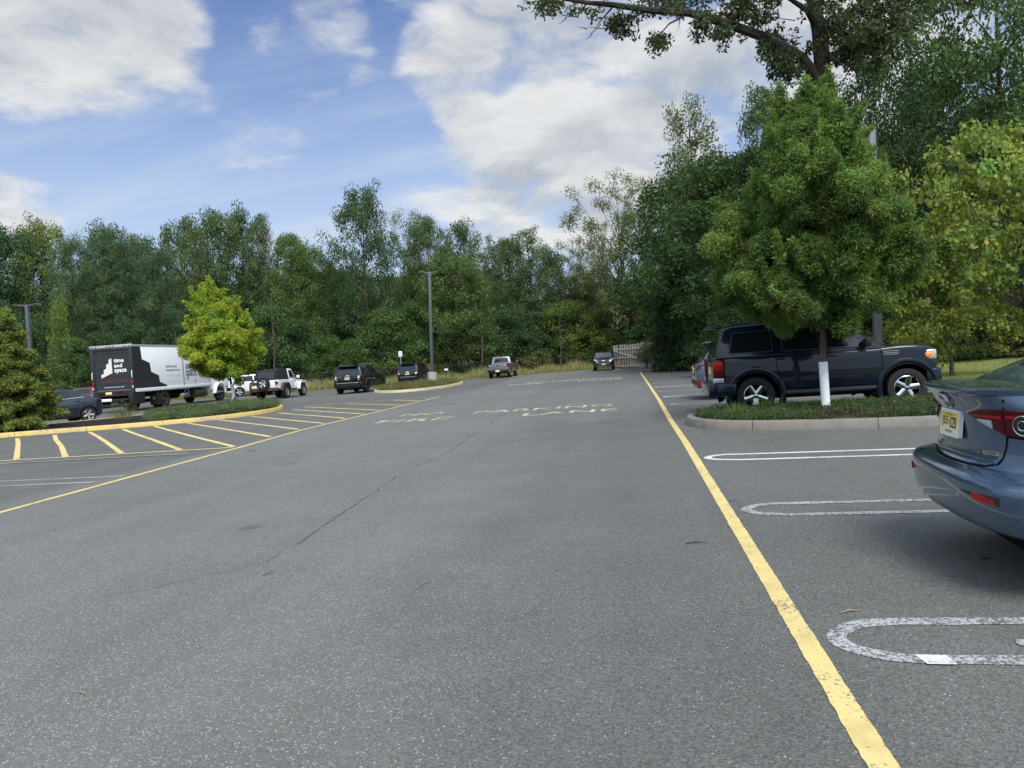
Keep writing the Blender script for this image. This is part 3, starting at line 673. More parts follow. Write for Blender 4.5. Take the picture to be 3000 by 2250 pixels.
# right hand wood
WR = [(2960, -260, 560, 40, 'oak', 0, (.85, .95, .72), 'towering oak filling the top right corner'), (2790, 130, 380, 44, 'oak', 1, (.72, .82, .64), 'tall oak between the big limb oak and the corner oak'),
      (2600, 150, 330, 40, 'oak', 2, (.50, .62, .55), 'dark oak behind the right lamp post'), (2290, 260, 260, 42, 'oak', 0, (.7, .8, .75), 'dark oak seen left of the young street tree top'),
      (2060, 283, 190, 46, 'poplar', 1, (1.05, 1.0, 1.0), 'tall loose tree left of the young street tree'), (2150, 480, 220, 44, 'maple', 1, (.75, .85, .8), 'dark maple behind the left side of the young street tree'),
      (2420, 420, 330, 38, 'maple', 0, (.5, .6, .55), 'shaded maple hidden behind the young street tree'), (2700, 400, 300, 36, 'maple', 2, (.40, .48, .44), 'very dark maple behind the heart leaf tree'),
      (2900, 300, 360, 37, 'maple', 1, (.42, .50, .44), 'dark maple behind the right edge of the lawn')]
for px, ty, wpx, Z, k, v, colr, lab in WR:
    s = 2150/Z; hz = 1051.5-.066*(px-1500); base = at(px, hz, Z); base.z = 0
    H = (hz-ty)/s+CAMH; ref = {'oak': (17, 5.6), 'maple': (14, 4.8), 'poplar': (16, 3.0)}[k]
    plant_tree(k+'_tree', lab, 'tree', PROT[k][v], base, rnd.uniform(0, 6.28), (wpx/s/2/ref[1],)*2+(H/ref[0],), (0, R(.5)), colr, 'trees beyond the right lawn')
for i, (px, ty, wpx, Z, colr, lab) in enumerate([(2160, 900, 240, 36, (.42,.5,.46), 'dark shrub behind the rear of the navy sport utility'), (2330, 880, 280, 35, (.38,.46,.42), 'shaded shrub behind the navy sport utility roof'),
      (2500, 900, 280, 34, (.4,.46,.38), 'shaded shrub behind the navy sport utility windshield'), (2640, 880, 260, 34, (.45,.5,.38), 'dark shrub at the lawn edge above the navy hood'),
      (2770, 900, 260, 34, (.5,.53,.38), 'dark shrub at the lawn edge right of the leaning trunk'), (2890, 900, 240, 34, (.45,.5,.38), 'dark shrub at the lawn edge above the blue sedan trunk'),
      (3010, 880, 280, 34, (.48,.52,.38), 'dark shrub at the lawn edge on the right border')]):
    s = 2150/Z; hz = 1051.5-.066*(px-1500); base = at(px, hz, Z); base.z = 0
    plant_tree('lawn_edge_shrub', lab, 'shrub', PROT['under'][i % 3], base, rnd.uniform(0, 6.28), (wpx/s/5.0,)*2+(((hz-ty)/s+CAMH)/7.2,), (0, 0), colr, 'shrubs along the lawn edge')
for i in range(9):
    px = 2050+i*130; Z = rnd.uniform(44, 56); base = at(px, 1000, Z); base.z = 0
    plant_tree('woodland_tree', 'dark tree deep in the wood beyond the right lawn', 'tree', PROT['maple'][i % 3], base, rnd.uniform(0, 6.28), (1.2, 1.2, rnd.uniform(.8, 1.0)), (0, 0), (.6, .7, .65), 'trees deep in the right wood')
for px, py, ty, Z, w, lab in ((797, 1075, 820, 61, .07, 'thin pale bare trunk in the woods behind the white off-roader'), (527, 1090, 985, 58.5, .16, 'dark straight bare trunk behind the front of the box truck'), (1408, 1075, 870, 66.5, .1, 'thin leaning grey stem right of the silver pickup'), (1640, 1070, 900, 71, .09, 'thin grey stem in the dark thicket left of the black front')):
    b_ = at(px, py, Z); b_.z = 0; t_ = at(px+rnd.uniform(-14, 14), ty, Z)-b_; r_ = thing('dead_trunk', lab, 'tree trunk', b_)
    m_ = MB(); m_.tube([(0, 0, 0), t_*.35+Vector((.1, 0, 0)), t_*.7+Vector((-.08, 0, 0)), t_], [w, w*.85, w*.6, w*.15], 7)
    for k_ in range(7):
        f_ = .35+.6*k_/7; p_ = t_*f_; e_ = p_+Vector((rnd.uniform(-1.2, 1.2), rnd.uniform(-.6, .6), rnd.uniform(.3, 1.2))); m_.tube([p_, p_.lerp(e_, .5)+Vector((0, 0, -.1)), e_], [w*.3, w*.2, .01], 5, cap=False)
    m_.build('trunk', M_BARKY if k_ % 2 else M_BARK, r_)
# cedar by the wooden gate
plant_tree('cedar_tree', 'dark feathery cedar beside the wooden gate', 'tree', PROT['cedar'][0], ground(1985, 1086), 1., (.95, .95, .92), (0, 0), (1.15, 1, .85))
# big oak with a long limb over the car park
def limb_oak():
    rng = np.random.default_rng(77); rn = random.Random(77); Z = 29
    def A(px, py, dz=0.): return at(px, py, Z+dz)
    b = A(2452, 990); b.z = 0
    T = MB()
    trunk = [b, A(2440, 700), A(2425, 480), A(2412, 230), A(2400, 90), A(2372, -40), A(2350, -160)]
    T.tube(trunk, [.50, .42, .37, .31, .28, .22, .15], 12)
    limbs = [([A(2414, 262), A(2350, 170), A(2255, 115, -.5), A(2130, 70, -1), A(2020, 38, -1.4), A(1900, 30, -1.6), A(1800, 15, -1.8), A(1720, 8, -2), A(1600, -12, -2.2), A(1530, -35, -2.2)], .24),
             ([A(2400, 90), A(2365, 30, -.4), A(2310, -5, -.8), A(2240, -40, -1)], .17),
             ([A(2404, 130), A(2460, 60, .5), A(2540, 10, .8), A(2650, -40, 1), A(2760, -60, 1)], .18),
             ([A(2130, 70, -1), A(2200, 15, -1.2), A(2260, -50, -1.4)], .07),
             ([A(2255, 115, -.5), A(2290, 190, -.8), A(2310, 225, -1)], .06),
             ([A(1900, 30, -1.6), A(1830, 60, -1.7), A(1780, 85, -1.8), A(1720, 80, -1.9)], .05),
             ([A(1800, 15, -1.8), A(1760, 60, -1.9), A(1735, 95, -2)], .04),
             ([A(2020, 38, -1.4), A(1960, 70, -1.5), A(1925, 110, -1.6), A(1912, 135, -1.6)], .04),
             ([A(1720, 8, -2), A(1690, 50, -2), A(1650, 45, -2), A(1620, 25, -2)], .035),
             ([A(2372, -40), A(2480, -120, .5), A(2600, -160, 1)], .14), ([A(2372, -40), A(2280, -130), A(2180, -190)], .14)]
    for pts, r in limbs: T.tube(pts, [r*(1-.85*i/(len(pts)-1)) for i in range(len(pts))], 7, cap=False)
    C = []; Rd = []
    def cl(x, y, r, n, sp, dz=0.):
        for _ in range(n):
            c = A(x+rn.gauss(0, sp), y+rn.gauss(0, sp*.7), dz+rn.gauss(0, .8)); C.append(c); Rd.append(r*rn.uniform(.5, 1.0))
    for x, y, n, sp in ((1590, 15, 8, 28), (1650, -5, 6, 30), (1820, 75, 7, 18), (1805, 50, 4, 20), (1925, 112, 5, 11), (1930, 130, 4, 8), (1770, -5, 6, 30), (1900, 0, 10, 35), (2010, 5, 10, 35), (2090, 45, 9, 32),
                        (2120, 100, 7, 25), (2190, 40, 12, 40), (2230, 125, 10, 28), (2190, 10, 8, 40), (2290, 195, 13, 26), (2320, 215, 8, 22), (2270, 150, 7, 22), (2330, 130, 5, 25), (2480, 130, 26, 45), (2540, 110, 26, 50), (2600, 105, 16, 32),
                        (2500, 60, 24, 50), (2460, 180, 14, 36), (2560, 40, 20, 55), (2440, 20, 16, 50), (2620, 60, 12, 40), (2700, -10, 14, 50), (2250, -40, 16, 55), (2100, -30, 14, 50), (2350, -110, 30, 90), (2550, -110, 30, 90)):
        cl(x, y, .42, n, sp, -1.5 if x < 2150 else -.5)
    for c in C[::3]:
        T.tube([c, c+Vector((rn.gauss(0, .3), rn.gauss(0, .3), rn.gauss(-.1, .3)))], [.012, .004], 4, cap=False)
    for x, y, ex, ey in ((1660, 50, 1635, 72), (1720, 85, 1690, 78), (1735, 95, 1715, 118), (1760, 70, 1730, 100), (1850, 50, 1830, 110), (1870, 55, 1862, 120), (1990, 40, 1985, 92), (2030, 60, 2010, 95), (1690, 40, 1668, 30), (2330, 60, 2250, 50)):
        T.tube([A(x, y, -1.8), A((x+ex)/2+4, (y+ey)/2, -1.8), A(ex, ey, -1.8)], [.022, .015, .004], 5, cap=False)
    L = clump_leaves(rng, [tuple(c) for c in C], Rd, 62, .16, (.050, .068, .030), .3, .8, False, .2, .2, .55)
    r = thing('oak_tree', 'big oak reaching a long crooked limb across the sky over the car park', 'tree')
    T.build('trunk', M_BARKD, r); link('crown', leaf_mesh('crown', *L, M_LEAF), r)
limb_oak()

# ------------------------------------------------------------------ vehicles
WHEELS = {}
def wheel_meshes(r, w, style, rr=.68):
    key = (r, w, style, rr)
    if key in WHEELS: return WHEELS[key]
    h = w/2; rim = r*rr
    T = MB()
    T.lathe([(rim*.97, -h*.80), (rim*1.02, -h*.92), (rim+(r-rim)*.45, -h), (r*.955, -h*.93), (r*.985, -h*.72), (r, -h*.45), (r, h*.45), (r*.985, h*.72), (r*.955, h*.93), (rim+(r-rim)*.45, h), (rim*1.02, h*.92), (rim*.97, h*.80)], 40)
    for k in range(3):                                   # tread grooves
        y = (-.45+.45*k)*h*.75
        T.lathe([(r+.001, y-.006), (r+.001, y+.006)], 40, 1)
    m = {'black': M_BALLOY, 'steel': pmat('dark_steel_wheel', (.035, .036, .04), .6, .3), 'chrome': M_CHROME}.get(style, M_ALLOY)
    W = MB(); o = h*.80                                   # outboard face at -y
    W.lathe([(rim*.99, o*.9), (rim*.97, -o*.55), (rim*.99, -o*.95), (rim*.93, -o*1.02), (rim*.89, -o*.9), (rim*.87, -o*.2), (rim*.86, o*.2)], 40, 0)
    W.lathe([(rim*.87, -o*.05), (rim*.02, -o*.05)], 32, 1)
    if style == 'steel':
        W.lathe([(rim*.88, -o*.6), (rim*.70, -o*.25), (rim*.5, -o*.5), (rim*.34, -o*.95), (.001, -o*.95)], 32, 0)
        for k in range(8):
            a = k*math.pi/4; W.tube([(rim*.60*math.cos(a), -o*.42, rim*.60*math.sin(a)), (rim*.60*math.cos(a), -o*.60, rim*.60*math.sin(a))], rim*.085, 8, 1)
    else:
        n = 5 if style != 'ten' else 10
        for k in range(n):
            a = math.pi/2+k*2*math.pi/n; c, s_ = math.cos(a), math.sin(a)
            w0, w1 = (rim*.23, rim*.215) if n == 5 else (rim*.075, rim*.06)
            P = []
            for rad_, wd, y0 in ((rim*.16, w0, -o*.72), (rim*.55, (w0+w1)/2*.92, -o*.80), (rim*.92, w1, -o*.93)):
                for sg, dy in ((-1, 0), (-.55, -.012), (.55, -.012), (1, 0)):
                    P.append((c*rad_-s_*wd*sg, y0+dy, s_*rad_+c*wd*sg))
                for sg in (1, -1): P.append((c*rad_-s_*wd*sg, y0+.045, s_*rad_+c*wd*sg))
            W.loft([P[:6], P[6:12], P[12:]], 0, False)
            b = a+math.pi/5
            if n == 5: W.tube([(math.cos(b)*rim*.19, -o*.70, math.sin(b)*rim*.19), (math.cos(b)*rim*.19, -o*.86, math.sin(b)*rim*.19)], rim*.035, 6, 1)
        W.lathe([(rim*.27, -o*.60), (rim*.25, -o*.80), (rim*.13, -o*.86), (.001, -o*.88)], 20, 0)
    WHEELS[key] = (T.mesh('wheel', [M_TYRE, M_DARK], smooth_ang=40), W.mesh('rim', [m, M_DARK], smooth_ang=35))
    return WHEELS[key]
def add_wheel(root, x, y, r, w, style, rr=.68):
    a, b = wheel_meshes(r, w, style, rr)
    o = link('wheel', a, root, (x, y, r)); o.rotation_euler = (0, R(17*(x % 1)*7), 0 if y < 0 else math.pi)
    link('rim', b, o)

class Skin:
    """surface sampler: lays patches and strips on a body shell"""
    def __init__(s, mesh):
        s.t = BVHTree.FromPolygons([v.co.copy() for v in mesh.vertices], [tuple(p.vertices) for p in mesh.polygons])
    def hit(s, ax, a, b):
        o, d = {'y-': (Vector((a, -9, b)), Vector((0, 1, 0))), 'y+': (Vector((a, 9, b)), Vector((0, -1, 0))),
                'x-': (Vector((-9, a, b)), Vector((1, 0, 0))), 'x+': (Vector((9, a, b)), Vector((-1, 0, 0))), 'z': (Vector((a, b, 9)), Vector((0, 0, -1)))}[ax]
        h = s.t.ray_cast(o, d)
        return (h[0], h[1] if h[1].dot(d) < 0 else -h[1]) if h[0] is not None else None
    def patch(s, ax, q, off=.004, n=6, m=6, mb=None, mi=0, deep=.02, smooth=True, useax=False):
        """q: four corners (a,b) in order; laid on the surface, with its own thickness"""
        mb = mb or MB(); q = [Vector(p) for p in q]; D = {'y-': Vector((0, -1, 0)), 'y+': Vector((0, 1, 0)), 'x-': Vector((-1, 0, 0)), 'x+': Vector((1, 0, 0)), 'z': Vector((0, 0, 1))}[ax]
        out = []; inn = []; last = None
        for i in range(n+1):
            for j in range(m+1):
                u, v = i/n, j/m
                p = (q[0]*(1-u)+q[1]*u)*(1-v)+(q[3]*(1-u)+q[2]*u)*v
                h = s.hit(ax, p.x, p.y)
                if h is None: h = last or (Vector((p.x, 0, p.y)) if ax[0] == 'y' else Vector((0, p.x, p.y)) if ax[0] == 'x' else Vector((p.x, p.y, 1)), D)
                last = h; nn = D if useax else (h[1]*.7+D*.3).normalized()
                out.append(h[0]+nn*off); inn.append(h[0]-nn*deep)
        k = m+1; N = len(out); f = []
        for i in range(n):
            for j in range(m): f.append((i*k+j, (i+1)*k+j, (i+1)*k+j+1, i*k+j+1))
        mb.add(out+inn, f, mi, smooth)
        o = len(mb.v)-2*N
        bd = [(i*k, (i+1)*k) for i in range(n)]+[((i+1)*k+m, i*k+m) for i in range(n)]+[(j+1, j) for j in range(m)]+[(n*k+j, n*k+j+1) for j in range(m)]
        for a, b in bd: mb.f.append([o+a, o+b, o+N+b, o+N+a]); mb.m.append(mi); mb.sm.append(False)
        return mb
    def strip(s, ax, pts, w, off=.003, mb=None, mi=0, step=.04, deep=.01):
        mb = mb or MB(); P = []
        for a, b in zip(pts[:-1], pts[1:]):
            a, b = Vector(a), Vector(b); k = max(1, int((b-a).length/step)); P += [a.lerp(b, i/k) for i in range(k)]
        P.append(Vector(pts[-1])); L = []
        for i, p in enumerate(P):
            d = (P[min(i+1, len(P)-1)]-P[max(i-1, 0)]).normalized(); q = Vector((-d.y, d.x))*w/2
            a, b = s.hit(ax, *(p+q)), s.hit(ax, *(p-q))
            if a is None or b is None: continue
            L.append((a[0]+a[1]*off, b[0]+b[1]*off, a[0]-a[1]*deep, b[0]-b[1]*deep))
        if len(L) < 2: return mb
        vs = [v for l in L for v in l]; f = []
        for i in range(len(L)-1):
            c, e = i*4, i*4+4
            f += [(c, c+1, e+1, e), (c, e, e+2, c+2), (c+1, c+3, e+3, e+1)]
        return mb.add(vs, f, mi, True)

def body_shell(S):
    """lower body: loft of rounded sections along the car; cabin: extruded side profile; wheel wells cut out"""
    x0, x1, W = S['x0'], S['x1'], S['w']; L = MB()
    top = S['top']                                         # [(x, z)] rear to front: deck, belt, bonnet
    def ztop(x):
        for (a, za), (b, zb) in zip(top[:-1], top[1:]):
            if a <= x <= b: t = (x-a)/(b-a); return za+(zb-za)*t
        return top[0][1] if x < top[0][0] else top[-1][1]
    zb0 = S.get('zb', .24); er = S.get('round', .10)
    xs = [x0, x0+.02, x0+.07, x0+.18, x0+.38]+[x0+.38+(x1-x0-.76)*i/10 for i in range(1, 10)]+[x1-.38, x1-.18, x1-.07, x1-.02, x1]
    rings = []
    for x in xs:
        e = min(x-x0, x1-x); k = {0: 0}.get(e)
        t = min(1, e/.38); wf = 1-(.20 if x < (x0+x1)/2 else S.get('nose', .24))*(1-t)**2.2
        c = er*(1-min(1, e/.16))**2
        zt = ztop(x)-c*.9; zb = zb0+(.05 if e < .3 else 0)*(1-e/.3 if e < .3 else 0)+c*.5
        w = W*wf-c*.4; wt = w*S.get('shoulder', .93); h = zt-zb; cr = S.get('crown', .03)
        half = [(w*.80, zb), (w*.955, zb+.03), (w*.985, zb+.10), (w, zb+h*.42), (w*.998, zb+h*.62), (w*.985, zb+h*.80), (wt+.6*(w*.985-wt), zt-.055), (wt, zt-.012), (wt*.93, zt+.004), (wt*.5, zt+cr*.8), (0, zt+cr)]
        r = [(x, -y, z) for y, z in half[:-1]]+[(x, 0, half[-1][1])]+[(x, y, z) for y, z in reversed(half[:-1])]
        rings.append(r)
    L.loft(rings)
    me = L.mesh('tmp', [S['paint'], M_DARK])
    ob = link('tmp', me)
    if S.get('sub', 1):
        sb = ob.modifiers.new('s', 'SUBSURF'); sb.levels = S.get('sub', 1); sb.render_levels = sb.levels
    cutters = []
    for ax in S['axles']:
        c = MB(); r = S['arch']
        for sg in (-1, 1):
            pr = [(r*math.cos(a), S['wr']*S.get('archz', 1.0)+r*math.sin(a)*(1 if math.sin(a) > 0 else 1.0)) for a in [math.pi*2*i/36 for i in range(36)]]
            c.prism(pr, lambda a, b: (ax+a, sg*(W-.34), b), lambda a, b: (ax+a, sg*(W+.3), b))
        co = link('cut', c.mesh('cut', [S['paint'], M_DARK])); co.data.polygons.foreach_set('material_index', [1]*len(co.data.polygons))
        m = ob.modifiers.new('b', 'BOOLEAN'); m.object = co; m.operation = 'DIFFERENCE'; m.solver = 'EXACT'; cutters.append(co)
    bpy.context.view_layer.update()
    me2 = bpy.data.meshes.new_from_object(ob.evaluated_get(bpy.context.evaluated_depsgraph_get()))
    bpy.data.objects.remove(ob)
    for c in cutters: bpy.data.objects.remove(c)
    out = MB()
    out.add([v.co for v in me2.vertices], [list(p.vertices) for p in me2.polygons]); out.m = [min(1, p.material_index) for p in me2.polygons]; out.sm = [p.material_index == 0 for p in me2.polygons]
    cabs = S['cabin']
    if cabs:
        poly, wb, wt = cabs; zlo, zhi = min(p[1] for p in poly), max(p[1] for p in poly)
        hw = lambda z: wb+(wt-wb)*(z-zlo)/(zhi-zlo)
        C = MB().prism(poly, lambda a, b: (a, -hw(b), b), lambda a, b: (a, hw(b), b))
        cm = C.mesh('c', [S['paint']], bevel=S.get('cbev', .045), seg=3, ang=14)
        n = len(out.v); out.add([v.co for v in cm.vertices], [list(p.vertices) for p in cm.polygons], 0, True)
    me3 = out.mesh('body', [S['paint'], M_DARK], smooth_ang=38)
    return me3
SIDES = ('y-', 'y+')
def car(name, label, loc, rz, S, cat='car'):
    root = thing(name, label, cat, loc, rz)
    me = body_shell(S); link('body', me, root); K = Skin(me); W = S['w']
    for ax in S['axles']:
        for sg in (-1, 1): add_wheel(root, ax, sg*(W-S['tw']/2-S.get('inset', .02)), S['wr'], S['tw'], S['rim'], S.get('rr', .68))
    gl = S.get('glass', M_GLASS)
    for ax in SIDES:
        for q in S['windows']:
            wo = K.patch(ax, q, .006, 6, 4).build('side_window', gl, root)
            if S.get('wtrim'): K.strip(ax, [q[0], q[1], q[2], q[3], q[0]], .016, .010).build('window_frame', S['wtrim'], wo)
        for q in S.get('doors', []):
            D = MB(); K.strip(ax, [q[0], q[1], q[2], q[3], q[0]], .014, .0025, D); D.build('door_seam', M_DARK, root) if False else None
            d = K.patch(ax, q, .003, 8, 6, mi=0); K.strip(ax, list(q)+[q[0]], .013, .0055, d, 1)
            do = d.build('door', [S['paint'], M_DARK], root, smooth_ang=50)
            hx, hz = S.get('hpos', (.16, .72)); a = Vector(q[0])*(1-hx)+Vector(q[1])*hx; b = Vector(q[3])*(1-hx)+Vector(q[2])*hx; c = a.lerp(b, hz+.12)
            h = K.hit(ax, c.x, c.y)
            if h: MB().box(h[0]+h[1]*.02, (.17, .03, .035)).build('handle', S.get('handle', S['paint']), do, bevel=.008)
        sg = -1 if ax == 'y-' else 1
        mx, mz = S['mirror']; h = K.hit(ax, mx, mz)
        y = sg*S.get('my', W+.06)
        mm = MB(); mm.box((mx, y, mz+.06), (.12, .20, .15)); mo = mm.build('wing_mirror', S.get('mpaint', S['paint']), root, bevel=.035, seg=3)
        MB().tube([(mx+.02, sg*(W-.12), mz-.01), (mx+.01, y-sg*.05, mz+.02)], .025, 6).build('mirror_arm', M_BLK, mo)
        MB().box((mx-.062, y, mz+.06), (.006, .15, .10)).build('mirror_glass', M_GLASSL, mo)
    for nm, ax, q, mt, kw in S.get('patches', []):
        K.patch(ax, q, **kw).build(nm, mt, root, smooth_ang=60)
    for nm, ax, pts, w, off, mt in S.get('strips', []):
        K.strip(ax, pts, w, off, deep=.012).build(nm, mt, root)
    for nm, items, mt, bev in S.get('boxes', []):
        b = MB()
        for c, d in items: b.box(c, d)
        b.build(nm, mt, root, bevel=bev)
    return root, K
def both(nm, q, mt, kw): return [(nm, 'y-', q, mt, kw), (nm, 'y+', q, mt, kw)]
def ends(nm, ax, q, mt, kw): return [(nm, ax, q, mt, kw), (nm, ax, [(-a, b) for a, b in q], mt, kw)]
def scale_spec(o, k): o.scale = (k, k, k)
def plate_text(K, root, ax, q, mt, lines=()):
    o = K.patch(ax, q, .012, 1, 1, useax=True).build('licence_plate', mt, root)
    return o

P_NAVY = carpaint('navy_paint', (.004, .009, .019), .0, .26, coat=.7, dirt=.0, spec=.1)
P_BLUE = carpaint('slate_blue_paint', (.048, .086, .150), .55, .28, dirt=.0)
P_BLACK = carpaint('black_paint', (.005, .0055, .007), .0, .28, dirt=.03, spec=.1)
P_GREY = carpaint('charcoal_grey_paint', (.022, .028, .042), .3, .30, dirt=.05, spec=.2)
P_SILV = carpaint('silver_paint', (.20, .212, .22), .7, .32, dirt=.2)
P_WHITE = carpaint('white_paint', (.74, .76, .78), 0, .30, dirt=.10)
P_RED = carpaint('red_paint', (.11, .010, .013), .2, .3)
P_PURP = carpaint('blue_grey_paint', (.07, .082, .13), .5, .3)
P_DSED = carpaint('dark_teal_grey_paint', (.012, .020, .027), .3, .3)

# --- navy sport utility (x = 0 at the rear bumper)
K10 = 1.06
nitro = dict(x0=.16, x1=4.28, w=.915, zb=.34, paint=P_NAVY, axles=[.93, 3.70], wr=.372, tw=.255, arch=.455, archz=1.02, rim='chrome', rr=.655, wtrim=pmat('window_trim_grey', (.06, .065, .075), .35, .4), sub=2, shoulder=.955, crown=.02, nose=.13, round=.07,
  top=[(.16, 1.13), (.3, 1.17), (3.30, 1.17), (3.5, 1.205), (4.0, 1.185), (4.2, 1.155), (4.28, 1.10)],
  cabin=([(3.34, 1.13), (3.28, 1.19), (2.62, 1.70), (2.45, 1.765), (1.6, 1.795), (.55, 1.765), (.38, 1.72), (.27, 1.45), (.20, 1.13)], .885, .70), cbev=.05,
  windows=[[(.46, 1.23), (1.28, 1.23), (1.28, 1.64), (.55, 1.63)], [(1.46, 1.22), (2.16, 1.22), (2.13, 1.66), (1.47, 1.66)], [(2.30, 1.22), (3.02, 1.22), (2.58, 1.64), (2.30, 1.66)]],
  doors=[[(1.40, .50), (2.22, .50), (2.22, 1.15), (1.32, 1.15)], [(2.26, .50), (3.26, .50), (3.26, 1.15), (2.26, 1.15)]], hpos=(.10, .76), handle=M_BLK,
  mirror=(2.98, 1.23), my=1.01, mpaint=M_BLK,
  patches=[('windshield', 'x+', [(-.70, 1.23), (.70, 1.23), (.60, 1.62), (-.60, 1.62)], M_GLASS, dict(off=.006, n=6, m=4)),
           ('rear_window', 'x-', [(-.66, 1.20), (.66, 1.20), (.58, 1.60), (-.58, 1.60)], M_GLASS, dict(off=.006, n=6, m=4)),
           ('licence_plate', 'x-', [(-.16, .82), (.16, .82), (.16, .97), (-.16, .97)], M_PLATE, dict(off=.012, n=1, m=1)),
           ('grille', 'x+', [(-.42, .70), (.42, .70), (.44, .98), (-.44, .98)], M_BLK, dict(off=.012, n=4, m=3))]
   + both('side_molding', [(1.36, .655), (3.05, .655), (3.05, .70), (1.36, .70)], P_NAVY, dict(off=.016, n=10, m=1))
   + both('sill_trim', [(1.40, .35), (3.18, .35), (3.16, .45), (1.40, .45)], pmat('sill_grey', (.10, .11, .12), .6), dict(off=.02, n=8, m=2))
   + both('side_window_trim', [(2.26, 1.195), (3.08, 1.195), (3.06, 1.215), (2.26, 1.215)], M_BLK, dict(off=.010, n=4, m=1)),
  )
def taillight_box(root, sg):
    b = MB(); b.box((.235, sg*.835, .90), (.20, .155, .46)); o = b.build('taillight', M_REDD, root, bevel=.015)
    MB().box((.23, sg*.840, 1.0), (.206, .156, .20)).build('brake_lens', M_RED, o, bevel=.012)
    MB().box((.23, sg*.840, .715), (.206, .156, .09)).build('reverse_lens', M_CLEAR, o, bevel=.008)
def build_nitro():
    root, K = car('sport_utility_vehicle', 'navy boxy sport utility vehicle parked behind the young street tree on the right', (1.55, 16.80, 0), R(-.3), nitro)
    root.scale = (K10,)*3
    root.rotation_euler[0] = 0
    for sg in (-1, 1):
        taillight_box(root, sg)
        # flared arches
        for ax in (.93, 3.70):
            m = MB(); sec = [(.0, .0), (.018, .045), (.05, .06), (.105, .045), (.125, .0)]; rings = []
            for i in range(25):
                a = R(-24+228*i/24); rr = .455
                rings.append([(ax+math.cos(a)*(rr+u), sg*(.875+v), .38+math.sin(a)*(rr+u)) for u, v in [(0, -.06)]+sec+[(.125, -.06)]])
            m.loft(rings, smooth=True, cap=True); m.build('fender_flare', P_NAVY, root, smooth_ang=50)
        # vents on the front fender
        m = MB()
        for k in range(3): m.box((3.42, sg*.912, 1.03+.032*k), (.28, .02, .012))
        m.build('fender_vent', M_STEEL, root)
        hl = MB(); hl.box((4.12, sg*.66, .985), (.25, .42, .19)); h = hl.build('headlight', M_CLEAR, root, bevel=.03, seg=3)
        MB().box((4.075, sg*.805, .975), (.20, .15, .10)).build('turn_lens', M_AMBER, h, bevel=.02)
    m = MB(); m.box((.16, 0, .53), (.24, 1.66, .25)); m.box((.38, -.87, .53), (.36, .13, .25)); m.box((.38, .87, .53), (.36, .13, .25)); m.box((.09, 0, .66), (.20, 1.1, .03)); m.build('rear_bumper', P_NAVY, root, bevel=.04, seg=3)
    m = MB(); m.box((4.24, 0, .55), (.22, 1.56, .34)); m.box((4.15, -.83, .55), (.22, .16, .34)); m.box((4.15, .83, .55), (.22, .16, .34)); m.box((4.35, 0, .58), (.05, 1.2, .17)); m.build('front_bumper', P_NAVY, root, bevel=.035, seg=3)
    for sg in (-1, 1):
        MB().tube([(.55, sg*.60, 1.795), (.62, sg*.60, 1.825), (2.3, sg*.60, 1.835), (2.42, sg*.60, 1.80)], .02, 6).build('roof_rail', M_BLK, root)
    MB().box((.18, .30, 1.10), (.06, .5, .04)).build('tailgate_handle', M_BLK, root, bevel=.01)
    MB().tube([(.14, 0, 1.12), (.12, .1, 1.14), (.24, .55, 1.34)], .009, 6).build('rear_wiper', M_BLK, root)
    MB().box((.22, 0, 1.765), (.26, 1.24, .035)).build('roof_spoiler', P_NAVY, root, bevel=.014)
    MB().box((2.0, 0, .36), (3.2, 1.5, .12)).build('underbody', M_DARK, root)
    return root
build_nitro()

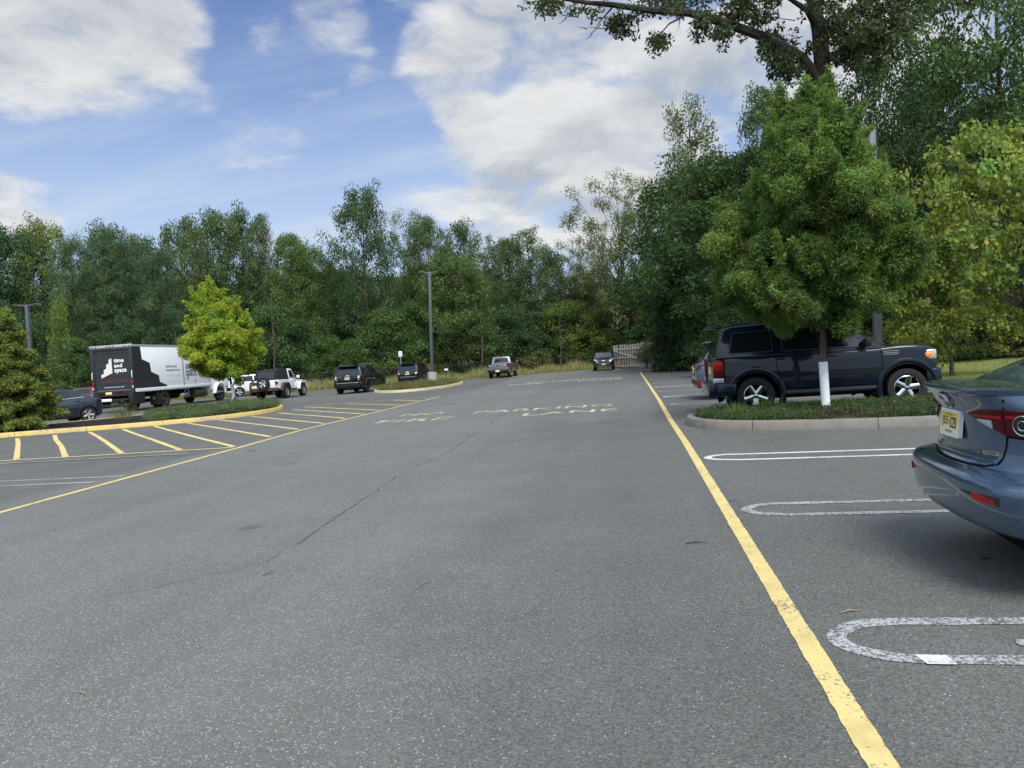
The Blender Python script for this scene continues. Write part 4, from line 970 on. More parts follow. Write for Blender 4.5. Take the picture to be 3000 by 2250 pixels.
# --- blue sedan, seen close from behind: stack of plan outlines (x = 0 at the rear bumper)
class SkinZ(Skin):
    def hit(s, ax, a, b): return super().hit(ax, a, b if ax == 'z' else zm(b))
def zm(z): return float(np.interp(z, [0, .2, .30, .53, .61, .80, .925, 1.05, 1.45], [0, .35, .40, .585, .66, .89, 1.03, 1.125, 1.50]))
def build_mazda():
    P = P_BLUE; LN = 4.58
    lev = [(.20, .07, .895, .33), (.215, .03, .910, .32), (.26, .0, .922, .31), (.34, -.018, .928, .30), (.44, -.027, .931, .30), (.53, -.03, .932, .30), (.575, -.026, .932, .30), (.598, -.014, .930, .33), (.612, .010, .924, .40), (.622, .045, .914, .50),
           (.634, .080, .894, .62), (.66, .096, .891, .61), (.72, .104, .887, .60), (.78, .108, .881, .59), (.83, .106, .873, .58), (.875, .100, .860, .57), (.92, .088, .840, .56), (.96, .072, .812, .54), (1.0, .052, .765, .55), (1.030, .034, .735, .56), (1.043, .030, .722, .56), (1.050, .042, .712, .56),
           (1.056, .12, .700, .53), (1.068, .34, .685, .45)]
    NY = 17; rings = []
    for z, xr, w, d in lev:
        p = 2.5; half = []
        for i in range(NY):
            y = w*math.sin(math.pi/2*i/(NY-1)); half.append((xr+d*(1-max(0, 1-(y/w)**p)**(1/p)), y))
        side = [(xr+d+(3.45-xr-d)*t, w*(1+.004*math.sin(3.1*t))) for t in (.08, .2, .35, .5, .65, .8, .92)]
        fx = 4.50-(.0 if z < .6 else (z-.6)*.5); front = []
        for i in range(NY-1, -1, -1):
            y = w*math.sin(math.pi/2*i/(NY-1)); front.append((fx-1.05*(1-max(0, 1-(y/w)**2.4)**(1/2.4)), y))
        seq = half+side+front
        full = [(x, -y) for x, y in seq]+[(x, y) for x, y in reversed(seq[1:-1])]
        rings.append([(x, y, zm(z)-max(0, x-2.95)/1.6*.34*max(0, z-.45)/.6) for x, y in full])
    B = MB(); B.loft(rings, cap=True)
    me = B.mesh('tmp', [P, M_DARK]); ob = link('tmp', me)
    cut = []
    for ax in (.93, 3.63):
        c = MB()
        for sg in (-1, 1):
            c.prism([(.365*math.cos(a), .335+.365*math.sin(a)) for a in [2*math.pi*i/36 for i in range(36)]], lambda a, b: (ax+a, sg*.58, b), lambda a, b: (ax+a, sg*1.2, b))
        co = link('cut', c.mesh('cut', [P, M_DARK])); co.data.polygons.foreach_set('material_index', [1]*len(co.data.polygons)); cut.append(co)
        m = ob.modifiers.new('b', 'BOOLEAN'); m.object = co; m.operation = 'DIFFERENCE'; m.solver = 'EXACT'
    bpy.context.view_layer.update()
    me2 = bpy.data.meshes.new_from_object(ob.evaluated_get(bpy.context.evaluated_depsgraph_get())); bpy.data.objects.remove(ob)
    for c in cut: bpy.data.objects.remove(c)
    O = MB(); O.add([v.co for v in me2.vertices], [list(p.vertices) for p in me2.polygons]); O.m = [min(1, p.material_index) for p in me2.polygons]; O.sm = [p.material_index == 0 for p in me2.polygons]
    poly = [(3.55, .95), (3.40, 1.0), (2.55, 1.40), (2.2, 1.452), (1.75, 1.450), (1.35, 1.415), (.92, 1.265), (.56, 1.105), (.46, 1.05)]
    poly = [(x, zm(z)) for x, z in poly]
    hw = lambda z: .80+(.60-.80)*(z-1.0)/.485
    C = MB().prism(poly, lambda a, b: (a, -hw(b), b), lambda a, b: (a, hw(b), b)); cm = C.mesh('c', [P], bevel=.06, seg=4, ang=14)
    O.add([v.co for v in cm.vertices], [list(p.vertices) for p in cm.polygons], 0, True)
    body = O.mesh('body', [P, M_DARK], smooth_ang=42)
    root = thing('sedan', 'slate blue sedan parked nose in on the right, its rear cut by the frame edge', 'car', MAZ[:2]+(0,), R(MAZ[2]))
    link('body', body, root); K = SkinZ(body)
    for ax in (.93, 3.63):
        for sg in (-1, 1): add_wheel(root, ax, sg*.77, .318, .215, 'ten')
    # glass
    K.patch('z', [(.70, -.55), (.70, .55), (1.28, .50), (1.28, -.50)], .006, 8, 8).build('rear_window', M_GLASS, root)
    K.patch('x+', [(-.68, 1.06), (.68, 1.06), (.56, 1.37), (-.56, 1.37)], .006, 6, 5).build('windshield', M_GLASS, root)
    for ax in SIDES:
        for q in ([(1.02, 1.10), (1.40, 1.07), (1.43, 1.34), (1.32, 1.33)], [(1.47, 1.06), (2.16, 1.04), (2.12, 1.38), (1.50, 1.36)], [(2.24, 1.04), (3.1, 1.02), (2.60, 1.34), (2.22, 1.38)]):
            K.patch(ax, q, .006, 6, 5).build('side_window', M_GLASS, root)
        for q in ([(1.40, .36), (2.18, .36), (2.20, 1.0), (1.18, 1.0)], [(2.22, .36), (3.2, .36), (3.2, .98), (2.22, 1.0)]):
            d = K.patch(ax, q, .003, 8, 6); K.strip(ax, list(q)+[q[0]], .012, .005, d, 1); do = d.build('door', [P, M_DARK], root, smooth_ang=50)
            h = K.hit(ax, q[3][0]+.16, .90); MB().box(h[0]+h[1]*.02, (.19, .03, .035)).build('handle', P, do, bevel=.01)
        sg = -1 if ax == 'y-' else 1
        mo = MB().box((3.02, sg*.98, 1.06), (.12, .22, .14)).build('wing_mirror', P, root, bevel=.04, seg=3)
        # tail lights: outer lamp on the quarter, inner lamp on the lid
        S = lambda y0, y1, z00, z01, z10, z11: [(sg*y0, z00), (sg*y1, z10), (sg*y1, z11), (sg*y0, z01)]
        t = K.patch('x-', S(.27, .555, .888, .902, .80, .932), .012, 12, 6, deep=.03).build('taillight', M_REDD, root, smooth_ang=60)
        K.patch('x-', S(.31, .545, .886, .893, .880, .897), .0155, 8, 1).build('light_bar', M_RED, t)
        K.patch('x-', S(.355, .475, .862, .872, .826, .870), .0155, 6, 3).build('reverse_lens', M_CLEAR, t)
        t2 = K.patch('x-', S(.562, .80, .80, .932, .79, .91), .014, 14, 6, deep=.03).build('taillight', M_REDD, root, smooth_ang=60)
        K.patch('x-', S(.575, .62, .886, .900, .886, .900), .0175, 4, 1).build('light_bar', M_RED, t2)
        c = K.hit('x-', sg*.655, .855); nrm = c[1]; u = Vector((0, 0, 1)).cross(nrm).normalized(); v = nrm.cross(u)
        g = MB(); pts = [c[0]+nrm*.018+(u*math.cos(a)+v*math.sin(a))*.054 for a in [2*math.pi*i/28 for i in range(29)]]; g.tube(pts, .0035, 6, 0)
        pts = [c[0]+nrm*.019+(u*math.cos(a)+v*math.sin(a))*.026 for a in [2*math.pi*i/20 for i in range(21)]]; g.tube(pts, .003, 6, 0)
        ds = [c[0]+nrm*.016+(u*math.cos(a)+v*math.sin(a))*.052 for a in [2*math.pi*i/28 for i in range(28)]]; g.add(ds, [list(range(28))], 1); g.build('lamp_ring', [M_CHROME, M_GLASS], t2)
        # reflector in a shallow pocket of the bumper
        K.patch('x-', S(.42, .76, .500, .506, .462, .520), .003, 8, 2).build('bumper_pocket', M_BLK, root)
        K.patch('x-', S(.56, .73, .465, .515, .467, .496), .010, 8, 2).build('reflector', M_RED, root)
        # shut lines: lid side and quarter
        K.strip('x-', [(sg*.565, 1.005), (sg*.558, .93), (sg*.558, .795), (sg*.552, .74), (sg*.535, .69), (sg*.50, .655), (sg*.42, .640), (sg*.25, .634), (0, .632)], .009, .003, mb=None).build('trunk_seam', M_DARK, root)
        K.strip('x-', [(sg*.56, .793), (sg*.66, .788), (sg*.80, .782)], .008, .003).build('bumper_seam', M_DARK, root)
    # boot-lip spoiler
    m = MB(); rings = []
    for i in range(31):
        y = -.70+1.40*i/30; h = K.hit('x-', y, 1.035); h2 = K.hit('x-', y, .985); f = 1-(abs(y)/.70)**6
        x = h[0].x
        rings.append([(x+.16, y, 1.130), (x+.02, y, 1.144+.006*f), (x-.030*f, y, 1.146+.008*f), (x-.034*f, y, 1.134+.004*f), (h[0].x+.004, y, 1.100), (x+.10, y, 1.095)])
    m.loft(rings); m.build('spoiler', P, root, smooth_ang=50)
    # crease along the lower lid
    # badge ring with wings
    c = K.hit('x-', 0, .965); n = c[1]; up = Vector((0, 0, 1)); u = up.cross(n).normalized(); v = n.cross(u)
    def bp(a, b, o=.012): return c[0]+n*o+u*a+v*b
    g = MB(); g.tube([bp(.066*math.cos(a), .052*math.sin(a)) for a in [2*math.pi*i/32 for i in range(33)]], .006, 8)
    g.tube([bp(-.062, -.014), bp(-.046, .012, .014), bp(-.022, .016, .015), bp(-.004, -.010, .015), bp(0, -.016, .015), bp(.004, -.010, .015), bp(.022, .016, .015), bp(.046, .012, .014), bp(.062, -.014)], [.005, .006, .007, .006, .006, .006, .007, .006, .005], 8)
    g.build('badge', M_CHROME, root)
    h = K.hit('x-', -.44, .69)
    # small chrome script badge
    h = K.hit('x-', -.445, .705); n = h[1]; u = Vector((0, 0, 1)).cross(n).normalized(); v = n.cross(u)
    u2 = -u
    g = MB(); a0 = h[0]+n*.004
    g.prism([(-.062, -.011), (.056, -.011), (.064, .011), (-.054, .011)], lambda a, b: a0+u2*a+v*b-n*.004, lambda a, b: a0+u2*a+v*b+n*.003)
    bo = g.build('badge', M_CHROME, root)
    g = MB(); text_on(g, 'SKYACTIV', a0+n*.0045+u2*(-.044)+v*(-.0055), u2, v, .092, .011, 0, .01); g.build('lettering', M_WRITE, bo)
    # plate in its frame
    h = K.hit('x-', 0, .80); n = (Vector((-1, 0, .10))).normalized(); u2 = Vector((0, -1, 0)); v = u2.cross(-n).normalized()
    if v.z < 0: v = -v
    o = h[0]+Vector((-.030, 0, .022))
    def rrect(w, hh, r): return [(sx*(w-r)+r*math.cos(a), sy*(hh-r)+r*math.sin(a)) for sx, sy, a0 in ((1, 1, 0), (-1, 1, 90), (-1, -1, 180), (1, -1, 270)) for a in [R(a0+30*k) for k in range(4)]]
    g = MB(); g.prism(rrect(.162, .086, .012), lambda a, b: o+u2*a+v*b-n*.025, lambda a, b: o+u2*a+v*b); fr = g.build('plate_frame', pmat('frame_white', (.66, .68, .70), .35), root)
    g = MB(); g.prism(rrect(.148, .067, .008), lambda a, b: o+u2*a+v*b-n*.002, lambda a, b: o+u2*a+v*b+n*.002); 
    pm = bpy.data.materials.new('plate_graded'); pm.use_nodes = True; T = NT(pm.node_tree)
    s_ = T.n('ShaderNodeSeparateXYZ', inp={0: T.n('ShaderNodeTexCoord').outputs['Generated']})
    T.put(T.n('ShaderNodeOutputMaterial').inputs[0], T.n('ShaderNodeBsdfPrincipled', inp={'Base Color': T.mix(T.ss(s_.outputs[2], .1, .95), (.74, .69, .42, 1), (.66, .48, .08, 1)), 'Roughness': .4}).outputs[0])
    pl = g.build('licence_plate', pm, root)
    g = MB()
    text_on(g, 'J55', o+n*.0035+u2*(-.122)+v*(-.030), u2, v, .098, .068, 0, .012, 1.1); text_on(g, 'SZB', o+n*.0035+u2*(.020)+v*(-.030), u2, v, .104, .068, 0, .012, 1.1)
    g.prism([(-.006, -.012), (.004, -.010), (.006, .010), (0, .016), (-.004, .010), (-.001, 0)], lambda a, b: o+u2*a+v*b+n*.001, lambda a, b: o+u2*a+v*b+n*.0035)
    text_on(g, 'Garden State', o+n*.0035+u2*(-.055)+v*(-.060), u2, v, .11, .018, 0, .01); text_on(g, 'NEW JERSEY', o+n*.0035+u2*(-.065)+v*(.045), u2, v, .13, .013, 0, .0)
    g.build('lettering', M_WRITE, pl)
    K.patch('x-', [(-.50, .655), (.50, .655), (.46, .672), (-.46, .672)], .006, 16, 2, deep=.004).build('lid_crease', P, root, smooth_ang=70)
    MB().box((2.3, 0, .22), (3.9, 1.45, .10)).build('underbody', M_DARK, root)
MAZ = (1.905, 5.06, -4.0)
build_mazda()

# --- grey compact sedan beyond the left island
cruze = dict(x0=.20, x1=4.55, w=.89, zb=.20, paint=P_GREY, axles=[.84, 3.52], wr=.325, tw=.21, arch=.365, rim='alloy5', sub=1, shoulder=.93, crown=.02, nose=.22, round=.09,
  top=[(.05, .98), (.2, 1.02), (.9, 1.03), (3.0, .95), (3.4, .93), (4.2, .80), (4.55, .70)],
  cabin=([(3.55, .90), (3.40, .95), (2.55, 1.40), (2.2, 1.475), (1.75, 1.475), (1.3, 1.41), (.75, 1.15), (.48, 1.01)], .83, .60), cbev=.06,
  windows=[[(.98, 1.10), (1.32, 1.09), (1.40, 1.34), (1.22, 1.31)], [(1.40, 1.08), (2.14, 1.05), (2.12, 1.39), (1.48, 1.36)], [(2.22, 1.05), (3.12, 1.00), (2.58, 1.34), (2.22, 1.39)]],
  doors=[[(1.42, .33), (2.16, .33), (2.18, 1.0), (1.12, 1.03)], [(2.20, .33), (3.2, .33), (3.25, .96), (2.2, 1.0)]], mirror=(3.05, .98), hpos=(.12, .72),
  patches=[('rear_window', 'z', [(.62, -.52), (.62, .52), (1.28, .50), (1.28, -.50)], M_GLASS, dict(off=.006, n=5, m=5)), ('windshield', 'z', [(2.62, -.52), (2.62, .52), (3.35, .62), (3.35, -.62)], M_GLASS, dict(off=.006, n=5, m=5)),
           ('licence_plate', 'x-', [(-.16, .78), (.16, .78), (.16, .92), (-.16, .92)], M_PLATE, dict(off=.012, n=1, m=1))]
    + both('window_trim', [(.95, 1.075), (3.15, .965), (3.15, .985), (.95, 1.095)], M_CHROME, dict(off=.010, n=14, m=1))
    + both('taillight', [(.10, .84), (.30, .88), (.24, 1.0), (.10, .99)], M_RED, dict(off=.012, n=4, m=3)) + ends('taillight', 'x-', [(.50, .82), (.74, .84), (.72, .97), (.55, .96)], M_RED, dict(off=.012, n=4, m=3))
    + ends('headlight', 'x+', [(.45, .62), (.70, .64), (.68, .76), (.5, .72)], M_CLEAR, dict(off=.01, n=4, m=2)))
car('compact_sedan', 'charcoal grey compact sedan half hidden by the left evergreen shrub', (-23.26, 29.16, 0), R(240), cruze)

# --- black large sport utility vehicle (rear view)
expl = dict(x0=.06, x1=4.98, w=1.0, zb=.30, paint=P_BLACK, axles=[1.03, 3.88], wr=.385, tw=.25, arch=.44, rim='black', sub=1, shoulder=.95, nose=.18, round=.09,
  top=[(.06, 1.05), (.2, 1.12), (3.5, 1.10), (4.3, 1.05), (4.98, .92)],
  cabin=([(3.75, 1.06), (3.5, 1.12), (2.75, 1.66), (2.4, 1.745), (1.6, 1.76), (.55, 1.72), (.38, 1.67), (.15, 1.06)], .93, .70), cbev=.06,
  windows=[[(.62, 1.20), (1.12, 1.18), (1.30, 1.60), (.70, 1.60)], [(1.42, 1.17), (2.12, 1.16), (2.12, 1.63), (1.42, 1.63)], [(2.20, 1.16), (3.30, 1.14), (2.72, 1.58), (2.20, 1.63)]],
  doors=[[(1.5, .42), (2.16, .42), (2.16, 1.10), (1.36, 1.10)], [(2.20, .42), (3.3, .42), (3.3, 1.09), (2.2, 1.10)]], mirror=(3.15, 1.14), my=1.09,
  patches=[('rear_window', 'x-', [(-.72, 1.20), (.72, 1.20), (.62, 1.60), (-.62, 1.60)], M_GLASS, dict(off=.006, n=6, m=4)), ('windshield', 'x+', [(-.72, 1.18), (.72, 1.18), (.62, 1.60), (-.62, 1.60)], M_GLASS, dict(off=.006, n=6, m=4)),
           ('licence_plate', 'x-', [(-.16, .90), (.16, .90), (.16, 1.05), (-.16, 1.05)], M_PLATEW, dict(off=.012, n=1, m=1)), ('badge', 'x-', [(-.10, 1.10), (.10, 1.10), (.10, 1.15), (-.10, 1.15)], M_CHROME, dict(off=.012, n=2, m=1)),
           ('lower_bumper', 'x-', [(-.90, .36), (.90, .36), (.92, .62), (-.92, .62)], M_BLK, dict(off=.02, n=8, m=2)), ('bumper_step', 'x-', [(-.88, .66), (.88, .66), (.88, .70), (-.88, .70)], M_STEEL, dict(off=.022, n=8, m=1)),
           ('script_badge', 'x-', [(.60, .84), (.78, .84), (.78, .865), (.60, .865)], M_CHROME, dict(off=.008, n=2, m=1)), ('script_badge', 'x-', [(-.78, .84), (-.60, .84), (-.60, .865), (-.78, .865)], M_CHROME, dict(off=.008, n=2, m=1))]
    + ends('taillight', 'x-', [(.66, .90), (.86, .92), (.86, 1.13), (.66, 1.13)], M_REDD, dict(off=.014, n=4, m=3)) + ends('reverse_lens', 'x-', [(.68, .92), (.78, .92), (.78, 1.10), (.68, 1.10)], M_CLEAR, dict(off=.018, n=2, m=2))
    + both('taillight', [(.08, .95), (.36, .98), (.30, 1.11), (.10, 1.12)], M_REDD, dict(off=.012, n=4, m=2)) + ends('headlight', 'x+', [(.55, .82), (.82, .84), (.80, .96), (.55, .94)], M_CLEAR, dict(off=.012, n=3, m=2))
    + both('sill_trim', [(1.5, .31), (3.4, .31), (3.4, .42), (1.5, .42)], M_BLK, dict(off=.02, n=8, m=1)),
  boxes=[('roof_rail', [((1.6, -.64, 1.79), (1.9, .05, .035))], M_STEEL, .012), ('roof_rail', [((1.6, .64, 1.79), (1.9, .05, .035))], M_STEEL, .012), ('roof_spoiler', [((.30, 0, 1.70), (.36, 1.30, .04))], P_BLACK, .015)])
car('sport_utility_vehicle', 'large black sport utility vehicle with black rims, seen from behind in the left row', (-17.35, 43.1, 0), R(91), expl)

# --- small black wagon
fore = dict(x0=.05, x1=4.55, w=.895, zb=.30, paint=P_BLACK, axles=[.95, 3.60], wr=.345, tw=.22, arch=.40, rim='alloy5', sub=1, shoulder=.94, nose=.18, round=.09,
  top=[(.05, .98), (.2, 1.06), (3.2, 1.04), (3.9, 1.0), (4.55, .85)],
  cabin=([(3.45, 1.0), (3.25, 1.05), (2.55, 1.60), (2.2, 1.67), (1.5, 1.69), (.5, 1.65), (.34, 1.60), (.12, 1.0)], .85, .66), cbev=.06,
  windows=[[(.50, 1.14), (1.10, 1.12), (1.15, 1.54), (.58, 1.54)], [(1.24, 1.11), (1.98, 1.10), (1.98, 1.57), (1.26, 1.56)], [(2.06, 1.10), (3.05, 1.08), (2.55, 1.50), (2.06, 1.57)]],
  doors=[[(1.35, .40), (2.02, .40), (2.02, 1.04), (1.2, 1.04)], [(2.06, .40), (3.05, .40), (3.05, 1.03), (2.06, 1.04)]], mirror=(2.95, 1.08), my=.98, mpaint=P_SILV,
  patches=[('rear_window', 'x-', [(-.64, 1.14), (.64, 1.14), (.56, 1.54), (-.56, 1.54)], M_GLASS, dict(off=.006, n=6, m=4)), ('windshield', 'x+', [(-.66, 1.12), (.66, 1.12), (.56, 1.52), (-.56, 1.52)], M_GLASS, dict(off=.006, n=6, m=4)),
           ('licence_plate', 'x-', [(-.16, .84), (.16, .84), (.16, .98), (-.16, .98)], M_PLATE, dict(off=.012, n=1, m=1)), ('badge', 'x-', [(-.09, 1.02), (.09, 1.02), (.09, 1.07), (-.09, 1.07)], M_CHROME, dict(off=.012, n=2, m=1)),
           ('lower_bumper', 'x-', [(-.80, .34), (.80, .34), (.82, .56), (-.82, .56)], M_BLK, dict(off=.02, n=8, m=2)), ('bumper_step', 'x-', [(-.78, .64), (.78, .64), (.78, .68), (-.78, .68)], M_STEEL, dict(off=.012, n=8, m=1))]
    + ends('taillight', 'x-', [(.60, .84), (.78, .86), (.78, 1.10), (.66, 1.12)], M_RED, dict(off=.014, n=4, m=3)) + ends('reverse_lens', 'x-', [(.61, .86), (.74, .88), (.72, .98), (.62, .98)], M_CLEAR, dict(off=.018, n=2, m=2)) + ends('headlight', 'x+', [(.5, .76), (.74, .78), (.72, .9), (.5, .88)], M_CLEAR, dict(off=.012, n=3, m=2)),
  boxes=[('roof_rail', [((1.5, -.60, 1.73), (1.7, .045, .035))], M_BLK, .012), ('roof_rail', [((1.5, .60, 1.73), (1.7, .045, .035))], M_BLK, .012), ('roof_spoiler', [((.26, 0, 1.64), (.34, 1.16, .04))], P_BLACK, .015)])
car('station_wagon', 'small black wagon with red and white tail lights, behind the grassy far island', (-16.75, 53.6, 0), R(90), fore)

# --- black sport utility vehicle facing the camera, two of them
def tuc(paint=P_BLACK): return dict(x0=.05, x1=4.48, w=.925, zb=.28, paint=paint, axles=[.90, 3.58], wr=.35, tw=.23, arch=.405, rim='alloy5', sub=1, shoulder=.94, nose=.16, round=.10,
  top=[(.05, 1.0), (.2, 1.08), (3.2, 1.06), (3.7, 1.04), (4.2, .97), (4.48, .84)],
  cabin=([(3.45, 1.02), (3.28, 1.07), (2.60, 1.55), (2.3, 1.62), (1.6, 1.645), (.6, 1.60), (.42, 1.54), (.12, 1.02)], .87, .64), cbev=.06,
  windows=[[(.75, 1.18), (1.12, 1.14), (1.20, 1.50), (.92, 1.48)], [(1.24, 1.13), (1.98, 1.11), (1.98, 1.53), (1.28, 1.51)], [(2.06, 1.11), (3.05, 1.09), (2.55, 1.47), (2.06, 1.53)]],
  doors=[[(1.35, .40), (2.02, .40), (2.02, 1.06), (1.2, 1.06)], [(2.06, .40), (3.05, .40), (3.05, 1.05), (2.06, 1.06)]], mirror=(2.98, 1.10), my=1.03,
  patches=[('windshield', 'x+', [(-.70, 1.13), (.70, 1.13), (.56, 1.50), (-.56, 1.50)], M_GLASSL, dict(off=.006, n=6, m=4)), ('rear_window', 'x-', [(-.6, 1.15), (.6, 1.15), (.52, 1.48), (-.52, 1.48)], M_GLASS, dict(off=.006, n=6, m=4)),
           ('grille', 'x+', [(-.38, .62), (.38, .62), (.56, .90), (-.56, .90)], M_BLK, dict(off=.02, n=6, m=3)), ('badge', 'x+', [(-.11, .80), (.11, .80), (.11, .88), (-.11, .88)], M_CHROME, dict(off=.03, n=2, m=2)),
           ('grille_trim', 'x+', [(-.46, .585), (.46, .585), (.46, .625), (-.46, .625)], M_CHROME, dict(off=.032, n=6, m=1)), ('lower_intake', 'x+', [(-.72, .36), (.72, .36), (.74, .44), (-.74, .44)], M_STEEL, dict(off=.02, n=6, m=1)),
           ('licence_plate', 'x+', [(-.16, .48), (.16, .48), (.16, .61), (-.16, .61)], M_PLATE, dict(off=.045, n=1, m=1))]
    + ends('grille_trim', 'x+', [(.42, .60), (.47, .60), (.64, .88), (.58, .88)], M_CHROME, dict(off=.032, n=2, m=5)) + ends('grille_trim', 'x+', [(.58, .88), (.64, .86), (.50, .96), (.46, .93)], M_CHROME, dict(off=.032, n=2, m=3))
    + ends('headlight', 'x+', [(.56, .84), (.83, .90), (.82, .99), (.52, .93)], M_CLEAR, dict(off=.018, n=4, m=2)) + ends('fog_light', 'x+', [(.64, .62), (.80, .64), (.80, .70), (.64, .68)], M_BLK, dict(off=.015, n=3, m=2)) + ends('taillight', 'x-', [(.5, .92), (.8, .94), (.8, 1.03), (.5, 1.0)], M_RED, dict(off=.012, n=3, m=2)))
r, K = car('sport_utility_vehicle', 'black sport utility vehicle facing the camera beside the wooden fence', (-2.35, 67.0, 0), R(270+1), tuc())
r, K = car('sport_utility_vehicle', 'black car showing only one headlight behind the large black sport utility vehicle', (-21.45, 55.2, 0), R(290), tuc())

# --- silver pickup
tac = dict(x0=.10, x1=5.30, w=.93, zb=.42, paint=P_SILV, axles=[1.22, 4.45], wr=.385, tw=.245, arch=.45, rim='alloy5', sub=1, shoulder=.95, nose=.2, round=.06,
  top=[(.10, 1.14), (.2, 1.16), (4.1, 1.15), (4.7, 1.10), (5.3, .98)],
  cabin=([(4.2, 1.10), (4.05, 1.15), (3.45, 1.70), (3.1, 1.77), (2.3, 1.78), (2.1, 1.72), (1.92, 1.10)], .88, .66), cbev=.06,
  windows=[[(2.2, 1.22), (2.66, 1.22), (2.68, 1.65), (2.26, 1.63)], [(2.78, 1.21), (3.9, 1.2), (3.42, 1.63), (2.78, 1.66)]],
  doors=[[(2.1, .52), (2.70, .52), (2.70, 1.13), (2.1, 1.13)], [(2.74, .52), (3.85, .52), (3.85, 1.12), (2.74, 1.13)]], mirror=(3.78, 1.2), my=1.05,
  patches=[('rear_window', 'x-', [(-.62, 1.24), (.62, 1.24), (.54, 1.64), (-.54, 1.64)], M_GLASS, dict(off=.006, n=6, m=4)), ('windshield', 'x+', [(-.7, 1.22), (.7, 1.22), (.58, 1.62), (-.58, 1.62)], M_GLASS, dict(off=.006, n=6, m=4)),
           ('tailgate', 'x-', [(-.70, .72), (.70, .72), (.72, 1.11), (-.72, 1.11)], P_SILV, dict(off=.016, n=8, m=4)), ('tailgate_handle', 'x-', [(-.13, .98), (.13, .98), (.13, 1.06), (-.13, 1.06)], M_BLK, dict(off=.024, n=2, m=2)),
           ('brake_light', 'x-', [(-.12, 1.68), (.12, 1.68), (.12, 1.715), (-.12, 1.715)], M_RED, dict(off=.012, n=2, m=1))]
    + ends('taillight', 'x-', [(.73, .86), (.86, .86), (.86, 1.10), (.73, 1.10)], M_RED, dict(off=.014, n=3, m=3)) + ends('reverse_lens', 'x-', [(.73, .76), (.86, .76), (.86, .85), (.73, .85)], M_CLEAR, dict(off=.014, n=2, m=2)) + ends('headlight', 'x+', [(.55, .82), (.80, .84), (.80, .96), (.55, .96)], M_CLEAR, dict(off=.012, n=3, m=2)),
  boxes=[('rear_bumper', [((.08, 0, .58), (.22, 1.72, .22)), ((.0, 0, .55), (.10, .9, .14))], P_BLACK, .03), ('licence_plate', [((-.06, 0, .585), (.02, .31, .155))], M_PLATE, .004), ('bed_rail_cap', [((.9, -.83, 1.175), (1.7, .10, .03))], M_BLK, .01), ('bed_rail_cap', [((.9, .83, 1.175), (1.7, .10, .03))], M_BLK, .01), ('bed_floor', [((1.0, 0, 1.165), (1.7, 1.46, .02))], M_DARK, 0), ('underbody', [((2.6, 0, .45), (3.4, 1.3, .16))], M_DARK, 0)])
car('pickup_truck', 'silver pickup truck parked by the far fence', (-10.75, 58.9, 0), R(90), tac, 'pickup')

# --- wagon behind the navy one
outb = dict(x0=.05, x1=4.80, w=.92, zb=.28, paint=P_PURP, axles=[1.0, 3.75], wr=.345, tw=.225, arch=.40, rim='alloy5', sub=1, shoulder=.93, nose=.18, round=.10,
  top=[(.05, .96), (.2, 1.05), (3.3, 1.02), (4.0, .98), (4.8, .82)],
  cabin=([(3.6, .98), (3.4, 1.03), (2.65, 1.56), (2.3, 1.64), (1.5, 1.66), (.70, 1.60), (.58, 1.55), (.18, .98)], .86, .64), cbev=.06,
  windows=[[(.85, 1.14), (1.3, 1.12), (1.35, 1.52), (1.0, 1.50)], [(1.42, 1.10), (2.1, 1.08), (2.1, 1.54), (1.44, 1.53)], [(2.18, 1.08), (3.2, 1.06), (2.65, 1.48), (2.18, 1.54)]],
  doors=[[(1.45, .38), (2.12, .38), (2.12, 1.02), (1.28, 1.02)], [(2.16, .38), (3.2, .38), (3.2, 1.01), (2.16, 1.02)]], mirror=(3.1, 1.06),
  patches=[('rear_window', 'x-', [(-.64, 1.10), (.64, 1.10), (.54, 1.50), (-.54, 1.50)], pmat('sky_glass', (.03, .036, .045), .03, 0, .8), dict(off=.006, n=6, m=4)), ('windshield', 'x+', [(-.66, 1.1), (.66, 1.1), (.56, 1.5), (-.56, 1.5)], M_GLASS, dict(off=.006, n=6, m=4)),
           ('licence_plate', 'x-', [(-.16, .74), (.16, .74), (.16, .89), (-.16, .89)], M_PLATE, dict(off=.014, n=1, m=1)), ('plate_recess', 'x-', [(-.36, .68), (.36, .68), (.36, .92), (-.36, .92)], M_BLK, dict(off=.006, n=3, m=2)), ('lower_bumper', 'x-', [(-.84, .34), (.84, .34), (.86, .55), (-.86, .55)], M_BLK, dict(off=.02, n=8, m=2)),
           ('badge', 'x-', [(-.09, .98), (.09, .98), (.09, 1.03), (-.09, 1.03)], M_CHROME, dict(off=.012, n=2, m=1))]
    + ends('taillight', 'x-', [(.46, .87), (.80, .86), (.80, .99), (.52, .99)], M_REDD, dict(off=.014, n=5, m=3)) + ends('reverse_lens', 'x-', [(.43, .88), (.60, .87), (.60, .94), (.45, .95)], M_CLEAR, dict(off=.018, n=2, m=2)) + ends('reflector', 'x-', [(.70, .42), (.80, .42), (.80, .55), (.70, .55)], M_RED, dict(off=.03, n=2, m=2)),
  boxes=[('roof_spoiler', [((.54, 0, 1.60), (.40, 1.14, .04))], P_PURP, .015), ('roof_rail', [((1.8, -.58, 1.70), (1.7, .045, .035))], M_BLK, .012), ('roof_rail', [((1.8, .58, 1.70), (1.7, .045, .035))], M_BLK, .012)])
car('station_wagon', 'blue grey wagon peeking out behind the navy sport utility vehicle', (1.72, 21.75, 0), R(1), outb)

